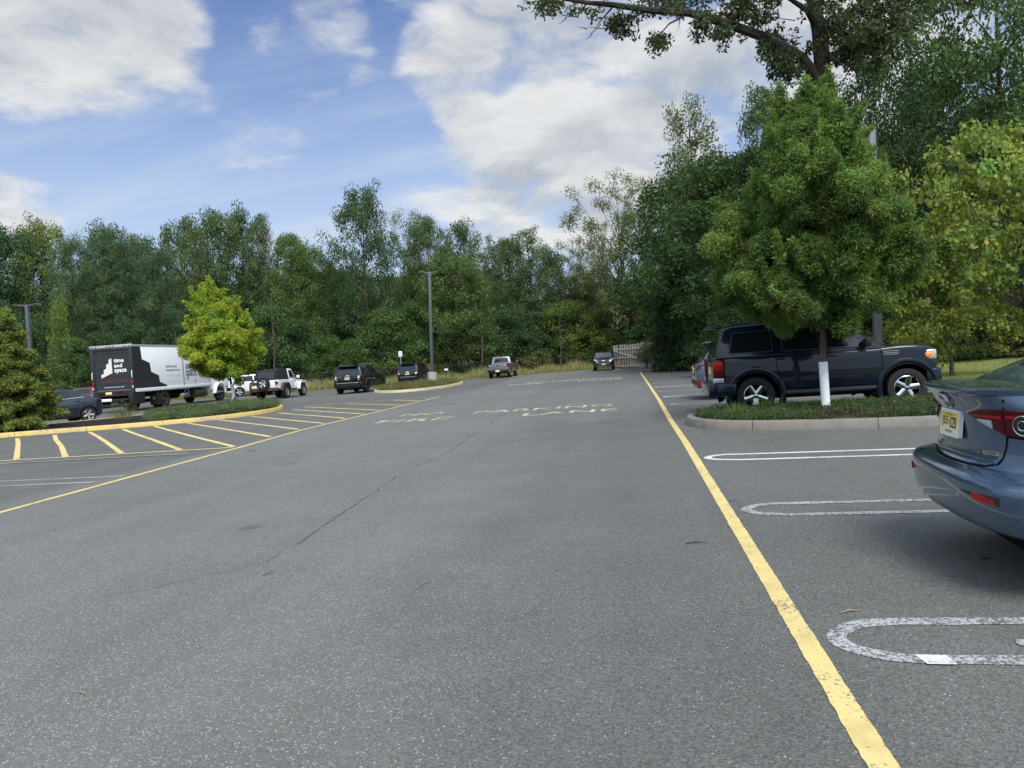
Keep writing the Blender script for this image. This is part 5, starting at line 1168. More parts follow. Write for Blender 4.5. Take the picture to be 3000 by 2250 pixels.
# --- white crossover, dark sedan, red car behind the truck
wcx = tuc(P_WHITE); wcx['patches'] = [p for p in wcx['patches'] if p[0] in ('windshield', 'rear_window', 'headlight', 'taillight')]
car('crossover', 'white crossover parked beyond the front of the box truck', (-30.6, 51.6, 0), R(42), wcx)
dsd = dict(cruze); dsd.update(paint=P_DSED, patches=[('rear_window', 'z', [(.62, -.52), (.62, .52), (1.28, .50), (1.28, -.50)], M_GLASS, dict(off=.006, n=5, m=5)), ('licence_plate', 'x-', [(-.16, .46), (.16, .46), (.16, .60), (-.16, .60)], M_PLATEW, dict(off=.012, n=1, m=1)),
   ('badge', 'x-', [(-.09, .90), (.09, .90), (.09, .95), (-.09, .95)], M_CHROME, dict(off=.012, n=2, m=1))] + ends('taillight', 'x-', [(.42, .84), (.80, .82), (.80, .95), (.5, .94)], M_REDD, dict(off=.012, n=4, m=2)) + ends('reverse_lens', 'x-', [(.52, .83), (.66, .83), (.66, .87), (.52, .87)], M_CLEAR, dict(off=.016, n=2, m=1)))
car('compact_sedan', 'dark sedan seen from behind between the white crossover and the off-roader', (-27.35, 50.6, 0), R(92), dsd)
rcar = tuc(P_RED); rcar['patches'] = [p for p in rcar['patches'] if p[0] in ('windshield', 'rear_window')]
p = at(232, 1137, 47); rr, K = car('hatchback', 'red car with dark rear window glimpsed between the grey sedan and the box truck', (p.x, p.y, 0), R(95), rcar)
rr.scale = (.98, .98, .93)

# --- white off-roader with black soft top
def build_jeep():
    r = thing('off_road_vehicle', 'white off-roader with black soft top, spare wheel and rusty rear bumper', 'car', (-21.95, 41.6, 0), R(91))
    WH = P_WHITE; W = .78
    b = MB(); b.prism([(.10, .62), (.10, 1.17), (2.75, 1.17), (2.80, 1.12), (3.95, 1.06), (4.0, .95), (4.0, .66), (3.5, .62), (2.6, .55), (1.3, .55)], lambda x, z: (x, -W+(.12 if x > 2.78 else 0), z), lambda x, z: (x, W-(.12 if x > 2.78 else 0), z))
    b.build('body', WH, r, bevel=.03, seg=3)
    t = MB(); wt = lambda z: .76-.10*(z-1.15)/.65
    t.prism([(.12, 1.175), (.20, 1.74), (.30, 1.80), (1.62, 1.84), (1.66, 1.175)], lambda x, z: (x, -wt(z), z), lambda x, z: (x, wt(z), z)); to = t.build('soft_top', pmat('black_canvas', (.018, .019, .022), .85, 0, .2, 0, .2, 12), r, bevel=.03, seg=3)
    for sg in (-1, 1):
        MB().prism([(.30, 1.24), (.36, 1.68), (.98, 1.70), (.98, 1.24)], lambda x, z: (x, sg*(wt(z)-.01), z), lambda x, z: (x, sg*(wt(z)+.006), z)).build('side_window', pmat('smoked_vinyl', (.03, .032, .038), .12), to)
        MB().prism([(1.06, 1.24), (1.08, 1.70), (1.52, 1.72), (1.55, 1.24)], lambda x, z: (x, sg*(wt(z)-.01), z), lambda x, z: (x, sg*(wt(z)+.006), z)).build('side_window', MATS['smoked_vinyl'], to)
    MB().prism([(-.56, 1.26), (-.50, 1.68), (.50, 1.68), (.56, 1.26)], lambda y, z: (.13+.075*(z-1.175)/.565-.012, y, z), lambda y, z: (.13+.075*(z-1.175)/.565+.02, y, z)).build('rear_window', MATS['smoked_vinyl'], to)
    c = MB()
    for sg in (-1, 1):
        c.prism([(1.68, 1.17), (1.66, 1.80), (2.20, 1.80), (2.62, 1.17)], lambda x, z: (x, sg*(wt(z)-.03), z), lambda x, z: (x, sg*(wt(z)+.005), z))
    c.box((1.92, 0, 1.805), (.62, 1.30, .05)); co = c.build('cab_frame', WH, r, bevel=.015)
    for sg in (-1, 1):
        MB().prism([(1.78, 1.22), (1.77, 1.72), (2.14, 1.72), (2.46, 1.22)], lambda x, z: (x, sg*(wt(z)-.04), z), lambda x, z: (x, sg*(wt(z)+.012), z)).build('side_window', M_GLASS, co)
        d = MB().box((2.12, sg*.785, .86), (.86, .03, .60)).build('door', WH, r, bevel=.012); MB().box((1.80, sg*.81, 1.02), (.16, .03, .03)).build('handle', M_BLK, d)
        mo = MB().box((2.52, sg*.98, 1.28), (.10, .20, .17)).build('wing_mirror', WH if sg < 0 else M_BLK, r, bevel=.03)
        MB().tube([(2.52, sg*.78, 1.22), (2.52, sg*.92, 1.24)], .02, 6).build('mirror_arm', M_BLK, mo)
        for ax, fl in ((.95, 'rear'), (3.38, 'front')):
            f = MB(); o1 = [(-.58, .50), (-.52, .78), (-.36, .98), (.36, .98), (.50, .80), (.60, .52)]; o2 = [(-.50, .50), (-.45, .74), (-.31, .90), (.31, .90), (.43, .74), (.52, .52)]
            pl = [(ax+x, z) for x, z in o1]+[(ax+x, z) for x, z in reversed(o2)]
            f.prism(pl, lambda x, z: (x, sg*.62, z), lambda x, z: (x, sg*.945, z)); f.build('fender_flare', M_RUST if fl == 'rear' else P_WHITE, r, bevel=.02)
            add_wheel(r, ax, sg*.82, .41, .26, 'alloy5', .60)
        tl = MB().box((.09, sg*.70, .98), (.07, .14, .20)).build('taillight', M_REDD, r, bevel=.012); MB().box((.05, sg*.70, .90), (.03, .12, .05)).build('reverse_lens', M_CLEAR, tl)
        MB().tube([(4.03, sg*.52, .88), (4.09, sg*.52, .88)], .09, 16).build('headlight', M_CLEAR, r)
    MB().prism([(-.66, 1.22), (-.58, 1.72), (.58, 1.72), (.66, 1.22)], lambda y, z: (2.62-.64*(z-1.17)/1, y, z), lambda y, z: (2.60-.64*(z-1.17)/1, y, z)).build('windshield', M_GLASS, r)
    w = link('spare_wheel', wheel_meshes(.40, .25, 'alloy5', .60)[0], r, (-.08, .10, .98)); w.rotation_euler = (0, 0, R(-90)); link('rim', wheel_meshes(.40, .25, 'alloy5', .60)[1], w)
    m = MB(); m.box((.0, 0, .62), (.18, 1.60, .20)); m.build('rear_bumper', M_RUST, r, bevel=.02)
    m = MB(); m.box((4.12, 0, .66), (.16, 1.55, .18)); m.build('front_bumper', M_BLK, r, bevel=.02)
    MB().box((.06, -.62, .99), (.03, .04, .30)).build('tailgate_hinge', M_BLK, r); MB().box((-.10, .70, .80), (.02, .30, .15)).build('licence_plate', M_PLATE, r)
    g = MB()
    for k in range(7): g.box((4.005, -.30+.10*k, .86), (.02, .05, .24))
    g.build('grille', M_DARK, r, bevel=.005)
    MB().box((2.0, 0, .56), (3.6, 1.1, .18)).build('underbody', M_DARK, r)
build_jeep()

# --- white and black box truck
def build_truck():
    r = thing('box_truck', 'white box truck with a black stair graphic and a black roll-up rear door', 'truck', (-27.75, 35.9, 0), R(92.5))
    W = 1.22; L = 7.95; zb = 1.12; zt = 3.62
    BD = pmat('black_vinyl', (.022, .025, .030), .5, 0, .4, 0, .15, 2); WP = carpaint('truck_white', (.87, .88, .89), 0, .35, dirt=.04, coat=.6)
    b = MB(); b.box((L/2, 0, (zb+zt)/2), (L-.06, 2*W, zt-zb)); bx = b.build('cargo_box', WP, r, bevel=.02)
    m = MB(); m.box((.0, 0, zt-.02), (.10, 2*W+.03, .15)); m.box((L/2, 0, zt+.005), (L, 2*W-.1, .03))
    for sg in (-1, 1): m.box((L/2, sg*(W+.004), zt-.03), (L, .03, .10)); 
    m.build('roof_cap', pmat('aluminium_trim', (.50, .51, .51), .45, .6, var=.1), r, bevel=.012)
    m = MB()
    for y in (-1.12, -.85, -.18, 0, .18, .85, 1.12): m.tube([(-.05, y, zt-.03), (-.075, y, zt-.03)], .035, 8)
    m.build('marker_light', pmat('marker_lens', (.08, .012, .01), .3), r)
    for sg in (-1, 1): MB().box((L/2, sg*(W+.012), zb+.02), (L-.1, .035, .17)).build('side_rail', pmat('white_rail', (.68, .69, .69), .4, var=.12), r, bevel=.006)
    # rear frame and roll-up door
    m = MB()
    for sg in (-1, 1): m.box((-.01, sg*(W-.09), (zb+zt)/2-.06), (.10, .18, zt-zb-.12))
    m.box((-.01, 0, zt-.16), (.10, 2*W-.36, .14)); m.box((-.012, 0, zb+.02), (.11, 2*W, .12)); m.build('rear_frame', BD, r, bevel=.008)
    d = MB(); d.box((.012, 0, (zb+zt)/2-.06), (.06, 2*W-.36, zt-zb-.36)); 
    for k in range(5): d.box((-.0195, 0, zb+.42+.42*k), (.004, 2*W-.38, .012), 1)
    do = d.build('roll_up_door', [BD, M_DARK], r)
    CR = pmat('cream_vinyl', (.62, .62, .55), .5); LW = pmat('white_vinyl', (.82, .83, .84), .5); RV = pmat('red_vinyl', (.45, .03, .04), .5)
    fx = -.024
    # door graphics: viewer's left is +y
    g = MB(); st = [(.66, 2.02), (.66, 2.20), (.50, 2.27), (.50, 2.46), (.34, 2.55), (.34, 2.73), (.17, 2.83), (.17, 3.00), (.0, 3.09), (.0, 2.28)]
    st = [(y, z-.12) for y, z in st]; g.prism(st, lambda y, z: (fx, y, z), lambda y, z: (fx-.004, y, z)); g.build('stair_emblem', CR, do)
    g = MB()
    for i, wd in enumerate(('time', 'and', 'space')):
        wl = {'time': .58, 'and': .46, 'space': .70}[wd]; text_on(g, wd, (fx-.003, -.13, 2.72-.27*i-(.07 if wd == 'space' else 0)), (0, -1, 0), (0, 0, 1), wl, .21 if wd != 'space' else .25, 0, .024, 1.04)
    g.build('lettering', LW, do)
    g = MB(); text_on(g, 'CUSTOM FABRICATION', (fx-.003, .68, 1.68), (0, -1, 0), (0, 0, 1), .74, .045); text_on(g, 'TECHNOLOGY', (fx-.003, -.28, 1.68), (0, -1, 0), (0, 0, 1), .56, .045); g.build('lettering', RV, do)
    g = MB(); text_on(g, 'TIMEANDSPACELAB.COM', (fx-.003, .56, 1.36), (0, -1, 0), (0, 0, 1), 1.16, .055, 0, .01, 1.25); g.build('lettering', LW, do)
    # side graphics, both flanks: black stair and lettering
    for sg in (-1, 1):
        y0 = sg*(W+.0015); y1 = sg*(W+.005)
        st = [(.02, zb+.12), (.02, zt-.09), (.72, zt-.09), (.80, 2.83), (1.48, 2.62), (1.56, 2.12), (2.25, 1.90), (2.32, 1.52), (2.98, 1.32), (2.98, zb+.12)]
        g = MB(); g.prism(st, lambda x, z: (x, y0, z), lambda x, z: (x, y1, z)); g.build('stair_graphic', BD, bx)
        u = (1, 0, 0) if sg < 0 else (-1, 0, 0); X = (lambda x, w: x) if sg < 0 else (lambda x, w: x+w); yy = sg*(W+.004)
        g = MB()
        for tx, x, z, w, h, bo in (('Builds that create', 3.0, 2.32, 1.10, .16, .0), ('unforgettable moments', 3.0, 2.08, 1.45, .16, 0.)): text_on(g, tx, (X(x, w), yy, z), u, (0, 0, 1), w, h, 0, .01)
        g.build('lettering', M_WRITE, bx); g = MB()
        for tx, z, w, h in (('time', 2.72, 1.05, .46), ('and', 2.20, .85, .46), ('space.', 1.60, 1.28, .52)): text_on(g, tx, (X(5.05, w), yy, z), u, (0, 0, 1), w, h, 0, .018, 1.05)
        g.build('lettering', M_WRITE, bx)
        g = MB(); text_on(g, 'CUSTOM FABRICATION', (X(3.06, .72), yy, 1.80), u, (0, 0, 1), .72, .06); GV = pmat('grey_vinyl', (.42, .44, .46), .5); g.build('lettering', GV, bx); g = MB(); text_on(g, 'TIMEANDSPACELAB.COM', (X(3.2, 1.15), yy, 1.42), u, (0, 0, 1), 1.15, .055, 0, 0., 1.2); g.build('lettering', pmat('grey_vinyl', (.42, .44, .46), .5), bx)
        g = MB(); text_on(g, 'TECHNOLOGY', (X(4.0, .55), yy, 1.80), u, (0, 0, 1), .55, .06); g.build('lettering', pmat('faded_red_vinyl', (.55, .22, .24), .5), bx)
        g = MB(); sd = g.box((5.45, sg*(W+.004), 2.35), (1.3, .012, 2.2)) if False else g
        for x in (4.72, 4.80): g.box((x, sg*(W+.012), (zb+zt)/2), (.03, .022, zt-zb-.15))
        g.box((6.05, sg*(W+.010), 2.02), (.02, .012, 1.6)); g.box((5.15, sg*(W+.012), 1.62), (.30, .02, .03)); g.box((5.15, sg*(W+.012), 1.62), (.03, .021, .22)); g.box((6.0, sg*(W+.012), 1.48), (.22, .02, .03)); g.build('side_door_hardware', M_STEEL, r)
    # rear posts: grab handles, lights
    for sg in (-1, 1):
        MB().tube([(-.065, sg*(W-.06), 1.85), (-.10, sg*(W-.06), 1.88), (-.10, sg*(W-.06), 2.15), (-.065, sg*(W-.06), 2.24)], .02, 6).build('grab_handle', LW, r)
        t = MB().box((-.08, sg*(W-.06), 1.58), (.06, .11, .26)).build('taillight', M_RED, r, bevel=.012); MB().box((-.08, sg*(W-.06), 1.35), (.05, .09, .16)).build('reverse_lens', M_CLEAR, t, bevel=.01)
    MB().box((-.075, .28, 1.05), (.02, .36, .15)).build('licence_plate', M_PLATE, r, bevel=.004)
    # lift gate and underride frame
    m = MB(); m.box((-.10, 0, .94), (.10, 2.2, .10)); m.box((-.16, 0, .70), (.24, 1.85, .10)); m.box((-.12, 0, .40), (.14, 2.0, .12)); m.box((-.06, -.35, 1.12), (.10, .5, .12))
    for sg in (-1, 1): m.box((-.08, sg*1.02, .74), (.14, .26, .66)); m.box((.45, sg*1.02, .72), (.9, .30, .62))
    m.build('lift_gate', M_BLK, r, bevel=.01); MB().box((-.27, .30, .70), (.05, .60, .14)).build('lift_gate_step', LW, r, bevel=.01)
    m = MB()
    for sg in (-1, 1): m.box((4.4, sg*.42, .85), (8.6, .10, .24))
    m.box((4.0, 0, .80), (7.2, 1.2, .14)); m.box((2.6, 0, .50), (.3, 1.8, .2)); m.build('chassis', M_DARK, r)
    for sg in (-1, 1):
        MB().box((2.03, sg*1.0, .60), (.04, .55, .74)).build('mud_flap', M_BLK, r)
        g = MB(); mk = [(0, .12), (.10, 0), (0, -.12), (-.10, 0)]
        g.prism(mk, lambda a, b: (2.005, sg*.98+a, .62+b), lambda a, b: (2.000, sg*.98+a, .62+b)); g.build('flap_emblem', M_STEEL, r)
        for ax, st, ys in ((2.72, 'steel', (1.08, .77)), (9.10, 'steel', (1.06,))):
            for y in ys: add_wheel(r, ax, sg*y, .50, .27, st, .58)
        m = MB(); m.box((5.0, sg*1.10, .86), (.04, .06, .04)); 
        for x in (4.95, 5.35): m.box((x, sg*1.12, .78), (.04, .05, .55))
        for z in (.52, .74, .96): m.box((5.15, sg*1.12, z), (.42, .06, .035))
        m.build('step_ladder', M_STEEL, r)
        MB().tube([(6.0, sg*.95, .66), (7.4, sg*.95, .66)], .26, 16).build('fuel_tank', pmat('tank_dark', (.05, .045, .04), .5, .4), r)
    # conventional cab
    P = WP
    cab = MB(); wc = lambda z: 1.06-.14*max(0, z-1.7)/.95
    cab.prism([(8.05, .78), (8.05, 2.35), (8.2, 2.58), (9.05, 2.58), (9.22, 2.50), (9.62, 1.82), (9.62, .78)], lambda x, z: (x, -wc(z), z), lambda x, z: (x, wc(z), z)); cb = cab.build('cab', P, r, bevel=.05, seg=3)
    hood = MB(); rings = []
    for x, w, zt_, zb_ in ((9.60, 1.0, 1.84, 1.0), (9.9, .98, 1.80, 1.0), (10.4, .93, 1.70, .95), (10.75, .86, 1.58, .90), (10.95, .80, 1.42, .85), (11.0, .76, 1.30, .85)):
        rings.append([(x, -w, zb_), (x, -w, zt_-.18), (x, -w+.10, zt_-.05), (x, -w+.25, zt_), (x, w-.25, zt_), (x, w-.10, zt_-.05), (x, w, zt_-.18), (x, w, zb_)])
    hood.loft(rings); hood.build('hood', P, r, smooth_ang=45)
    for sg in (-1, 1):
        f = MB(); rings = []
        for i in range(13):
            a = R(0+180*i/12); rr = .60
            rings.append([(9.10+.02+math.cos(a)*q, sg*y, .55+math.sin(a)*q*1.02) for q, y in ((rr, .80), (rr, 1.20), (rr+.05, 1.22), (rr+.12, 1.16), (rr+.12, .80))])
        f.loft(rings); f.build('front_fender', P, r, smooth_ang=50)
        MB().prism([(8.40, 1.80), (8.40, 2.42), (9.02, 2.44), (9.42, 1.82)], lambda x, z: (x, sg*(wc(z)-.02), z), lambda x, z: (x, sg*(wc(z)+.008), z)).build('side_window', M_GLASS, cb)
        d = MB().prism([(8.34, .95), (8.34, 1.76), (9.45, 1.76), (9.45, 1.25), (8.9, .95)], lambda x, z: (x, sg*(wc(z)-.02), z), lambda x, z: (x, sg*(wc(z)+.006), z)).build('door', P, cb); MB().box((8.48, sg*1.085, 1.60), (.14, .03, .05)).build('handle', M_BLK, d)
        m = MB(); m.box((9.60, sg*1.38, 2.0), (.10, .20, .42)); mo = m.build('wing_mirror', P, r, bevel=.03); MB().tube([(9.45, sg*1.02, 2.15), (9.60, sg*1.30, 2.15)], .02, 6).build('mirror_arm', M_BLK, mo)
        MB().box((10.96, sg*.62, 1.18), (.12, .30, .22)).build('headlight', M_CLEAR, r, bevel=.03)
        MB().box((8.9, sg*1.10, .62), (.9, .25, .10)).build('cab_step', M_STEEL, r, bevel=.01)
    MB().prism([(-.88, 1.86), (-.80, 2.46), (.80, 2.46), (.88, 1.86)], lambda y, z: (9.62-.40*(z-1.82)/.68+.015, y, z), lambda y, z: (9.62-.40*(z-1.82)/.68-.02, y, z)).build('windshield', M_GLASS, cb)
    MB().box((11.02, 0, 1.12), (.05, .80, .42)).build('grille', M_CHROME, r, bevel=.02); MB().box((11.05, 0, .68), (.20, 2.2, .26)).build('front_bumper', M_CHROME, r, bevel=.03)
build_truck()

# ------------------------------------------------------------------ lamps, signs, fences
def lamp(label, base, h, w, arms, tilt=(0, 0), rz=0., ped=0.):
    r = thing('street_lamp', label, 'street lamp', base, rz); r.rotation_euler = (tilt[0], tilt[1], rz)
    if ped: MB().tube([(0, 0, 0), (0, 0, ped)], .33, 24).build('concrete_footing', M_CONC, r, smooth_ang=40)
    m = MB(); m.loft([[(sx*w/2*k, sy*w/2*k, z) for sx, sy in ((-1, -1), (1, -1), (1, 1), (-1, 1))] for z, k in ((ped, 1), (h, .88))], smooth=False); m.box((0, 0, ped+.03), (w*2, w*2, .06)); m.build('pole', M_POLE, r, bevel=.008)
    for a, ln in arms:
        c, s = math.cos(a), math.sin(a); m = MB(); rings = []
        for t, wd, th, dz in ((0, .10, .12, -.06), (.25, .10, .09, 0), (.45, .20, .07, .03), (.7, .30, .06, .05), (1, .24, .04, .03)):
            rings.append([(c*ln*t-s*wd/2*q, s*ln*t+c*wd/2*q, h-.05+dz+z*th/2) for q, z in ((-1, -1), (1, -1), (1, 1), (-1, 1))])
        m.loft(rings, smooth=False); o = m.build('lamp_head', M_POLE, r, bevel=.01)
        e = (c*ln*.75, s*ln*.75, h-.032); MB().box(e, (.22, .18, .012), 0, Matrix.Rotation(a, 3, 'Z')).build('lens', pmat('lamp_lens', (.5, .5, .48), .3), o)
b = at(101, 1190, 45); lamp('grey street lamp with two curved arms behind the left evergreen shrub', (b.x, b.y, 0), 6.75, .20, [(R(8), .95), (R(188), .85)], (0, R(.7)))
b = at(1265, 1100, 52); lamp('tall dark street lamp on a round concrete footing on the far island', (b.x, b.y, 0), 8.0, .20, [(R(30), .62), (R(185), .85)], (0, R(2.6)), ped=.95)
b = at(2577, 1150, 21.5); lamp('thick grey street lamp behind the young street tree and the navy hood', (b.x, b.y, .14), 7.35, .21, [(R(185), .9)], (0, R(1.0)))

def sign(label, px, py, Z, h, w, hh, lines, post):
    b = at(px, py, Z); r = thing('sign', label, 'sign', (b.x, b.y, 0), R(8))
    m = MB(); m.box((0, .02, h/2), (.05, .03, h)); m.build('post', post, r)
    o = MB().box((0, 0, h-hh/2), (w, .012, hh)).build('panel', M_WHITE, r, bevel=.003)
    g = MB()
    for k, (tx, ww, th) in enumerate(lines): text_on(g, tx, (-ww/2, -.009, h-hh*.30-k*hh*.26), (1, 0, 0), (0, 0, 1), ww, th, 0, .02)
    if lines: g.build('lettering', M_WRITE, o)
sign('white upright parking sign above the small black wagon', 1176, 1085, 60, 2.72, .30, .45, [('RESERVED', .24, .06), ('PARKING', .22, .06), ('ONLY', .14, .05)], M_STEEL)
sign('low white board on a short post in front of the tall grass', 1308, 1100, 61, 1.05, .30, .14, [], M_BLK)

def fence():
    r = thing('chain_link_fence', 'black chain link fence with slender posts running along the far grass verge', 'fence')
    P = [ground(*q) for q in ((-160, 1228), (190, 1190), (560, 1163), (945, 1139), (1126, 1127))]
    P = [Vector((-58, 44, 0)), Vector((-44.5, 49.2, 0)), Vector((-25.2, 57.2, 0)), Vector((-13.0, 64.0, 0)), Vector((-4.2, 70.6, 0)), Vector((-1.9, 71.5, 0))]
    pts = []
    for a, b in zip(P[:-1], P[1:]):
        n = max(1, round((b-a).length/2.6)); pts += [a.lerp(b, i/n) for i in range(n)]
    pts.append(P[-1]); H = 1.35
    post = MB().tube([(0, 0, 0), (0, 0, H+.03)], .032, 8).mesh('post', M_BLK)
    for p in pts: link('post', post, r, p)
    MB().tube([p+Vector((0, 0, H)) for p in pts], .022, 6).build('top_rail', M_BLK, r); MB().tube([p+Vector((0, 0, .08)) for p in pts], .008, 4).build('bottom_wire', M_BLK, r)
    m = MB()
    for a, b in zip(pts[:-1], pts[1:]):
        L = (b-a).length; n = int(L/.18)
        for i in range(-int(H/.18), n):
            for sg in (1, -1):
                t0, t1 = i*.18, i*.18+H-.08
                z0, z1 = .08, H
                if t0 < 0: z0 += -t0; t0 = 0
                if t1 > L: z1 -= t1-L; t1 = L
                if z1 <= z0: continue
                A = a.lerp(b, t0/L); B = a.lerp(b, t1/L)
                if sg < 0: z0, z1 = H+.08-z0, H+.08-z1
                m.tube([A+Vector((0, 0, z0)), B+Vector((0, 0, z1))], .0028, 3, cap=False)
    m.build('wire_mesh', M_BLK, r)
fence()
def board_fence(name, label, a, b, h, seed, brace, sag=0.):
    rn = random.Random(seed); r = thing(name, label, 'fence', a); a, b = Vector(a), Vector(b); d = b-a; L = d.length; u = d.normalized(); q = Vector((-u.y, u.x, 0)); Mx = Matrix((u, q, Vector((0, 0, 1)))).transposed()
    n = int(L/.155)
    for i in range(n):
        x = (i+.5)*L/n; front = i % 2; m = MB()
        hh = h+rn.uniform(-.05, .04); c = u*x+q*(.04 if front else -.04); t = rn.gauss(0, .008)
        if brace and i == 3: t = .16
        m.box((0, 0, 0), (.135, .02, hh), 0); m.v = [tuple(Mx @ (Matrix.Rotation(t, 3, 'Y') @ Vector(v))+c+Vector((0, 0, .12+hh/2))) for v in m.v]
        m.build('board', M_WOOD, r)
    RW = pmat('pale_rail', (.40, .38, .35), .8, var=.2)
    for z in (.22, .95, 1.72):
        m = MB(); m.box((L/2, -.07, z), (L, .045, .085)); m.v = [tuple(Mx @ Vector(v)) for v in m.v]; m.build('rail', RW, r)
    if brace: MB().tube([Mx @ Vector((.05, -.10, 1.62)), Mx @ Vector((L-.1, -.10, .75))], .035, 4).build('brace', RW, r)
    for x in (0, L):
        m = MB(); m.box((x, 0, (h+.1)/2), (.10, .10, h+.1)); m.v = [tuple(Mx @ Vector(v)) for v in m.v]; m.build('post', RW, r)
A0 = at(1803, 1074, 66); A1 = at(1880, 1070, 63.5); A2 = at(1940, 1066, 58)
board_fence('wooden_gate', 'weathered board gate with a slanting brace and a missing board', (A0.x, A0.y, 0), (A1.x, A1.y, 0), 2.0, 1, True)
board_fence('wooden_fence', 'weathered board fence running from the gate into the dark cedar', (A1.x+.1, A1.y-.1, 0), (A2.x, A2.y, 0), 2.05, 2, False)

# ------------------------------------------------------------------ plants
def stuff(o): o['kind'] = 'stuff'; return o
def blades(name, label, cat, pts, hts, wd, base, seed, lean=.25, stuffk=True, mat=None, loc=None):
    rng = np.random.default_rng(seed); pts = np.asarray(pts, float); n = len(pts); hts = np.asarray(hts)
    ax = unit(np.stack([rng.normal(0, lean, n), rng.normal(0, lean, n), np.ones(n)], 1)); sd_ = unit(np.cross(ax, rdir(rng, n)))
    t = np.array(base)[None]*np.clip(1+rng.normal(0, .22, n), .5, 1.6)[:, None]; t[:, 0] *= 1+rng.normal(0, .10, n); t[:, 2] *= 1+rng.normal(0, .15, n)
    o = link(name, leaf_mesh(name, pts, ax, sd_, hts, np.full(n, wd)*rng.uniform(.6, 1.3, n), t, mat or M_GRASS))
    if label: tag(o, label, cat)
    if stuffk: stuff(o)
    if loc: o.location = loc
    return o
rng = np.random.default_rng(9)
def along(P, n, lo, hi):
    P = [np.array(p[:2]) for p in P]; seg = [np.linalg.norm(b-a) for a, b in zip(P[:-1], P[1:])]; tot = sum(seg); out = []
    for _ in range(n):
        s = rng.random()*tot
        for (a, b), l in zip(zip(P[:-1], P[1:]), seg):
            if s <= l: break
            s -= l
        d = (b-a)/l; p = a+d*s+np.array([-d[1], d[0]])*rng.uniform(lo, hi); out.append((p[0], p[1], 0))
    return out
FL = [(-58, 44), (-44.5, 49.2), (-25.2, 57.2), (-13.0, 64.0), (-4.2, 70.6), (-1.5, 72)]
p = along(FL, 30000, -.9, 3.4); den = np.array([math.sin(a[0]*.9)+math.sin(a[0]*2.3+1)+math.sin(a[1]*1.7) for a in p])
blades('tall_grass', 'tall pale meadow grass growing along the far fence', 'grass', p, rng.uniform(.35, .85, 30000)*(1+.22*den), .035, (.30, .29, .14), 3, .22)
p = along(FL, 9000, -2.6, -.8); blades('verge_grass', 'short mown grass on the verge below the far fence', 'grass', p, rng.uniform(.05, .14, 9000), .02, (.20, .22, .075), 4, .5)
# weeds and shrubs at the fence
def shrub(name, label, cat, loc, rad, h, base, seed, n=900, ls=.16, alt=None, altp=0., aspect=.5, group=None, droop=.1):
    rg = np.random.default_rng(seed); k = 26
    c = rdir(rg, k)*np.array([rad*.7, rad*.7, h*.4])*rg.random((k, 1))**.5+np.array([0, 0, h*.5]); c[:, 2] = np.maximum(c[:, 2], .1)
    L = clump_leaves(rg, c, rg.uniform(.22, .4, k)*rad, max(8, n//k), ls, base, droop, .9, False, .2, .2, aspect, alt, altp, .5)
    r = thing(name, label, cat, loc, 0, group)
    m = MB()
    for q in c[:14]: m.tube([(0, 0, 0), (q[0]*.4, q[1]*.4, q[2]*.6), tuple(q)], [.02, .012, .004], 4, cap=False)
    m.build('stem', M_BARKY, r); link('foliage', leaf_mesh('foliage', *L, M_LEAF), r); return r
for i, (px, py, Z, rad, h, base, lab) in enumerate([(1245, 1090, 66, 1.6, 1.9, (.15, .15, .04), 'yellow green bush against the fence left of the middle lamp post'), (1290, 1085, 67, 1.3, 1.6, (.14, .14, .04), 'yellow green bush against the fence right of the middle lamp post'),
      (1545, 1080, 73, 1.7, 2.1, (.17, .15, .05), 'pale leafy weed bush right of the silver pickup'), (1600, 1078, 74, 1.4, 1.8, (.19, .17, .08), 'pale flowering weed bush behind the fence between pickup and black front'), (1690, 1070, 76, 1.4, 2.0, (.15, .15, .09), 'whitish flowering bush left of the black sport utility front'),
      (1100, 1095, 64, 2.6, 2.4, (.07, .10, .03), 'low green thicket behind the black car and the small wagon'), (620, 1130, 62, 2.0, 2.2, (.14, .12, .04), 'yellowish bush behind the hood of the box truck')]):
    b = at(px, py, Z); shrub('bush', lab, 'bush', (b.x, b.y, 0), rad, h, base, 200+i, 1100, .2)
b = ground(1897, 1080); shrub('ornamental_grass', 'pale feathery grass clump in front of the wooden fence', 'ornamental grass', (b.x, b.y, 0), 1.15, 2.3, (.11, .115, .06), 301, 1600, .35, (.22, .21, .15), .35, .12)
# ground cover on the islands
def carpet(name, label, pts, hmax, base, seed, per=7, ls=.07, alt=None, altp=0., aspect=.3):
    rg = np.random.default_rng(seed); C = []; Rd = []
    for x, y, z, r in pts: C.append((x, y, z)); Rd.append(r)
    L = clump_leaves(rg, C, Rd, per, ls, base, -.45, .55, False, .2, .22, aspect, alt, altp, .5)
    o = link(name, leaf_mesh(name, *L, M_LEAF)); tag(o, label, 'ground cover'); return stuff(o)
def inpoly(P, x, y):
    c = False; n = len(P)
    for i in range(n):
        a, b = P[i], P[(i+1) % n]
        if (a[1] > y) != (b[1] > y) and x < (b[0]-a[0])*(y-a[1])/(b[1]-a[1])+a[0]: c = not c
    return c
rn = random.Random(17)
IP = inset(PR, .24); pts = []
while len(pts) < 520:
    x, y = rn.uniform(1.0, 6.6), rn.uniform(12.4, 16.4)
    if inpoly(IP, x, y) and not (math.hypot(x-3.6, y-13.7) < .85 and rn.random() < .9) and not (x > 5.0 and y < 14.2 and rn.random() < .93): pts.append((x, y, .13+rn.uniform(.0, .08), rn.uniform(.12, .22)))
carpet('juniper_ground_cover', 'dark green creeping juniper around the young street tree on the right island', pts, .3, (.060, .100, .036), 21, 200, .048, (.09, .10, .04), .10)
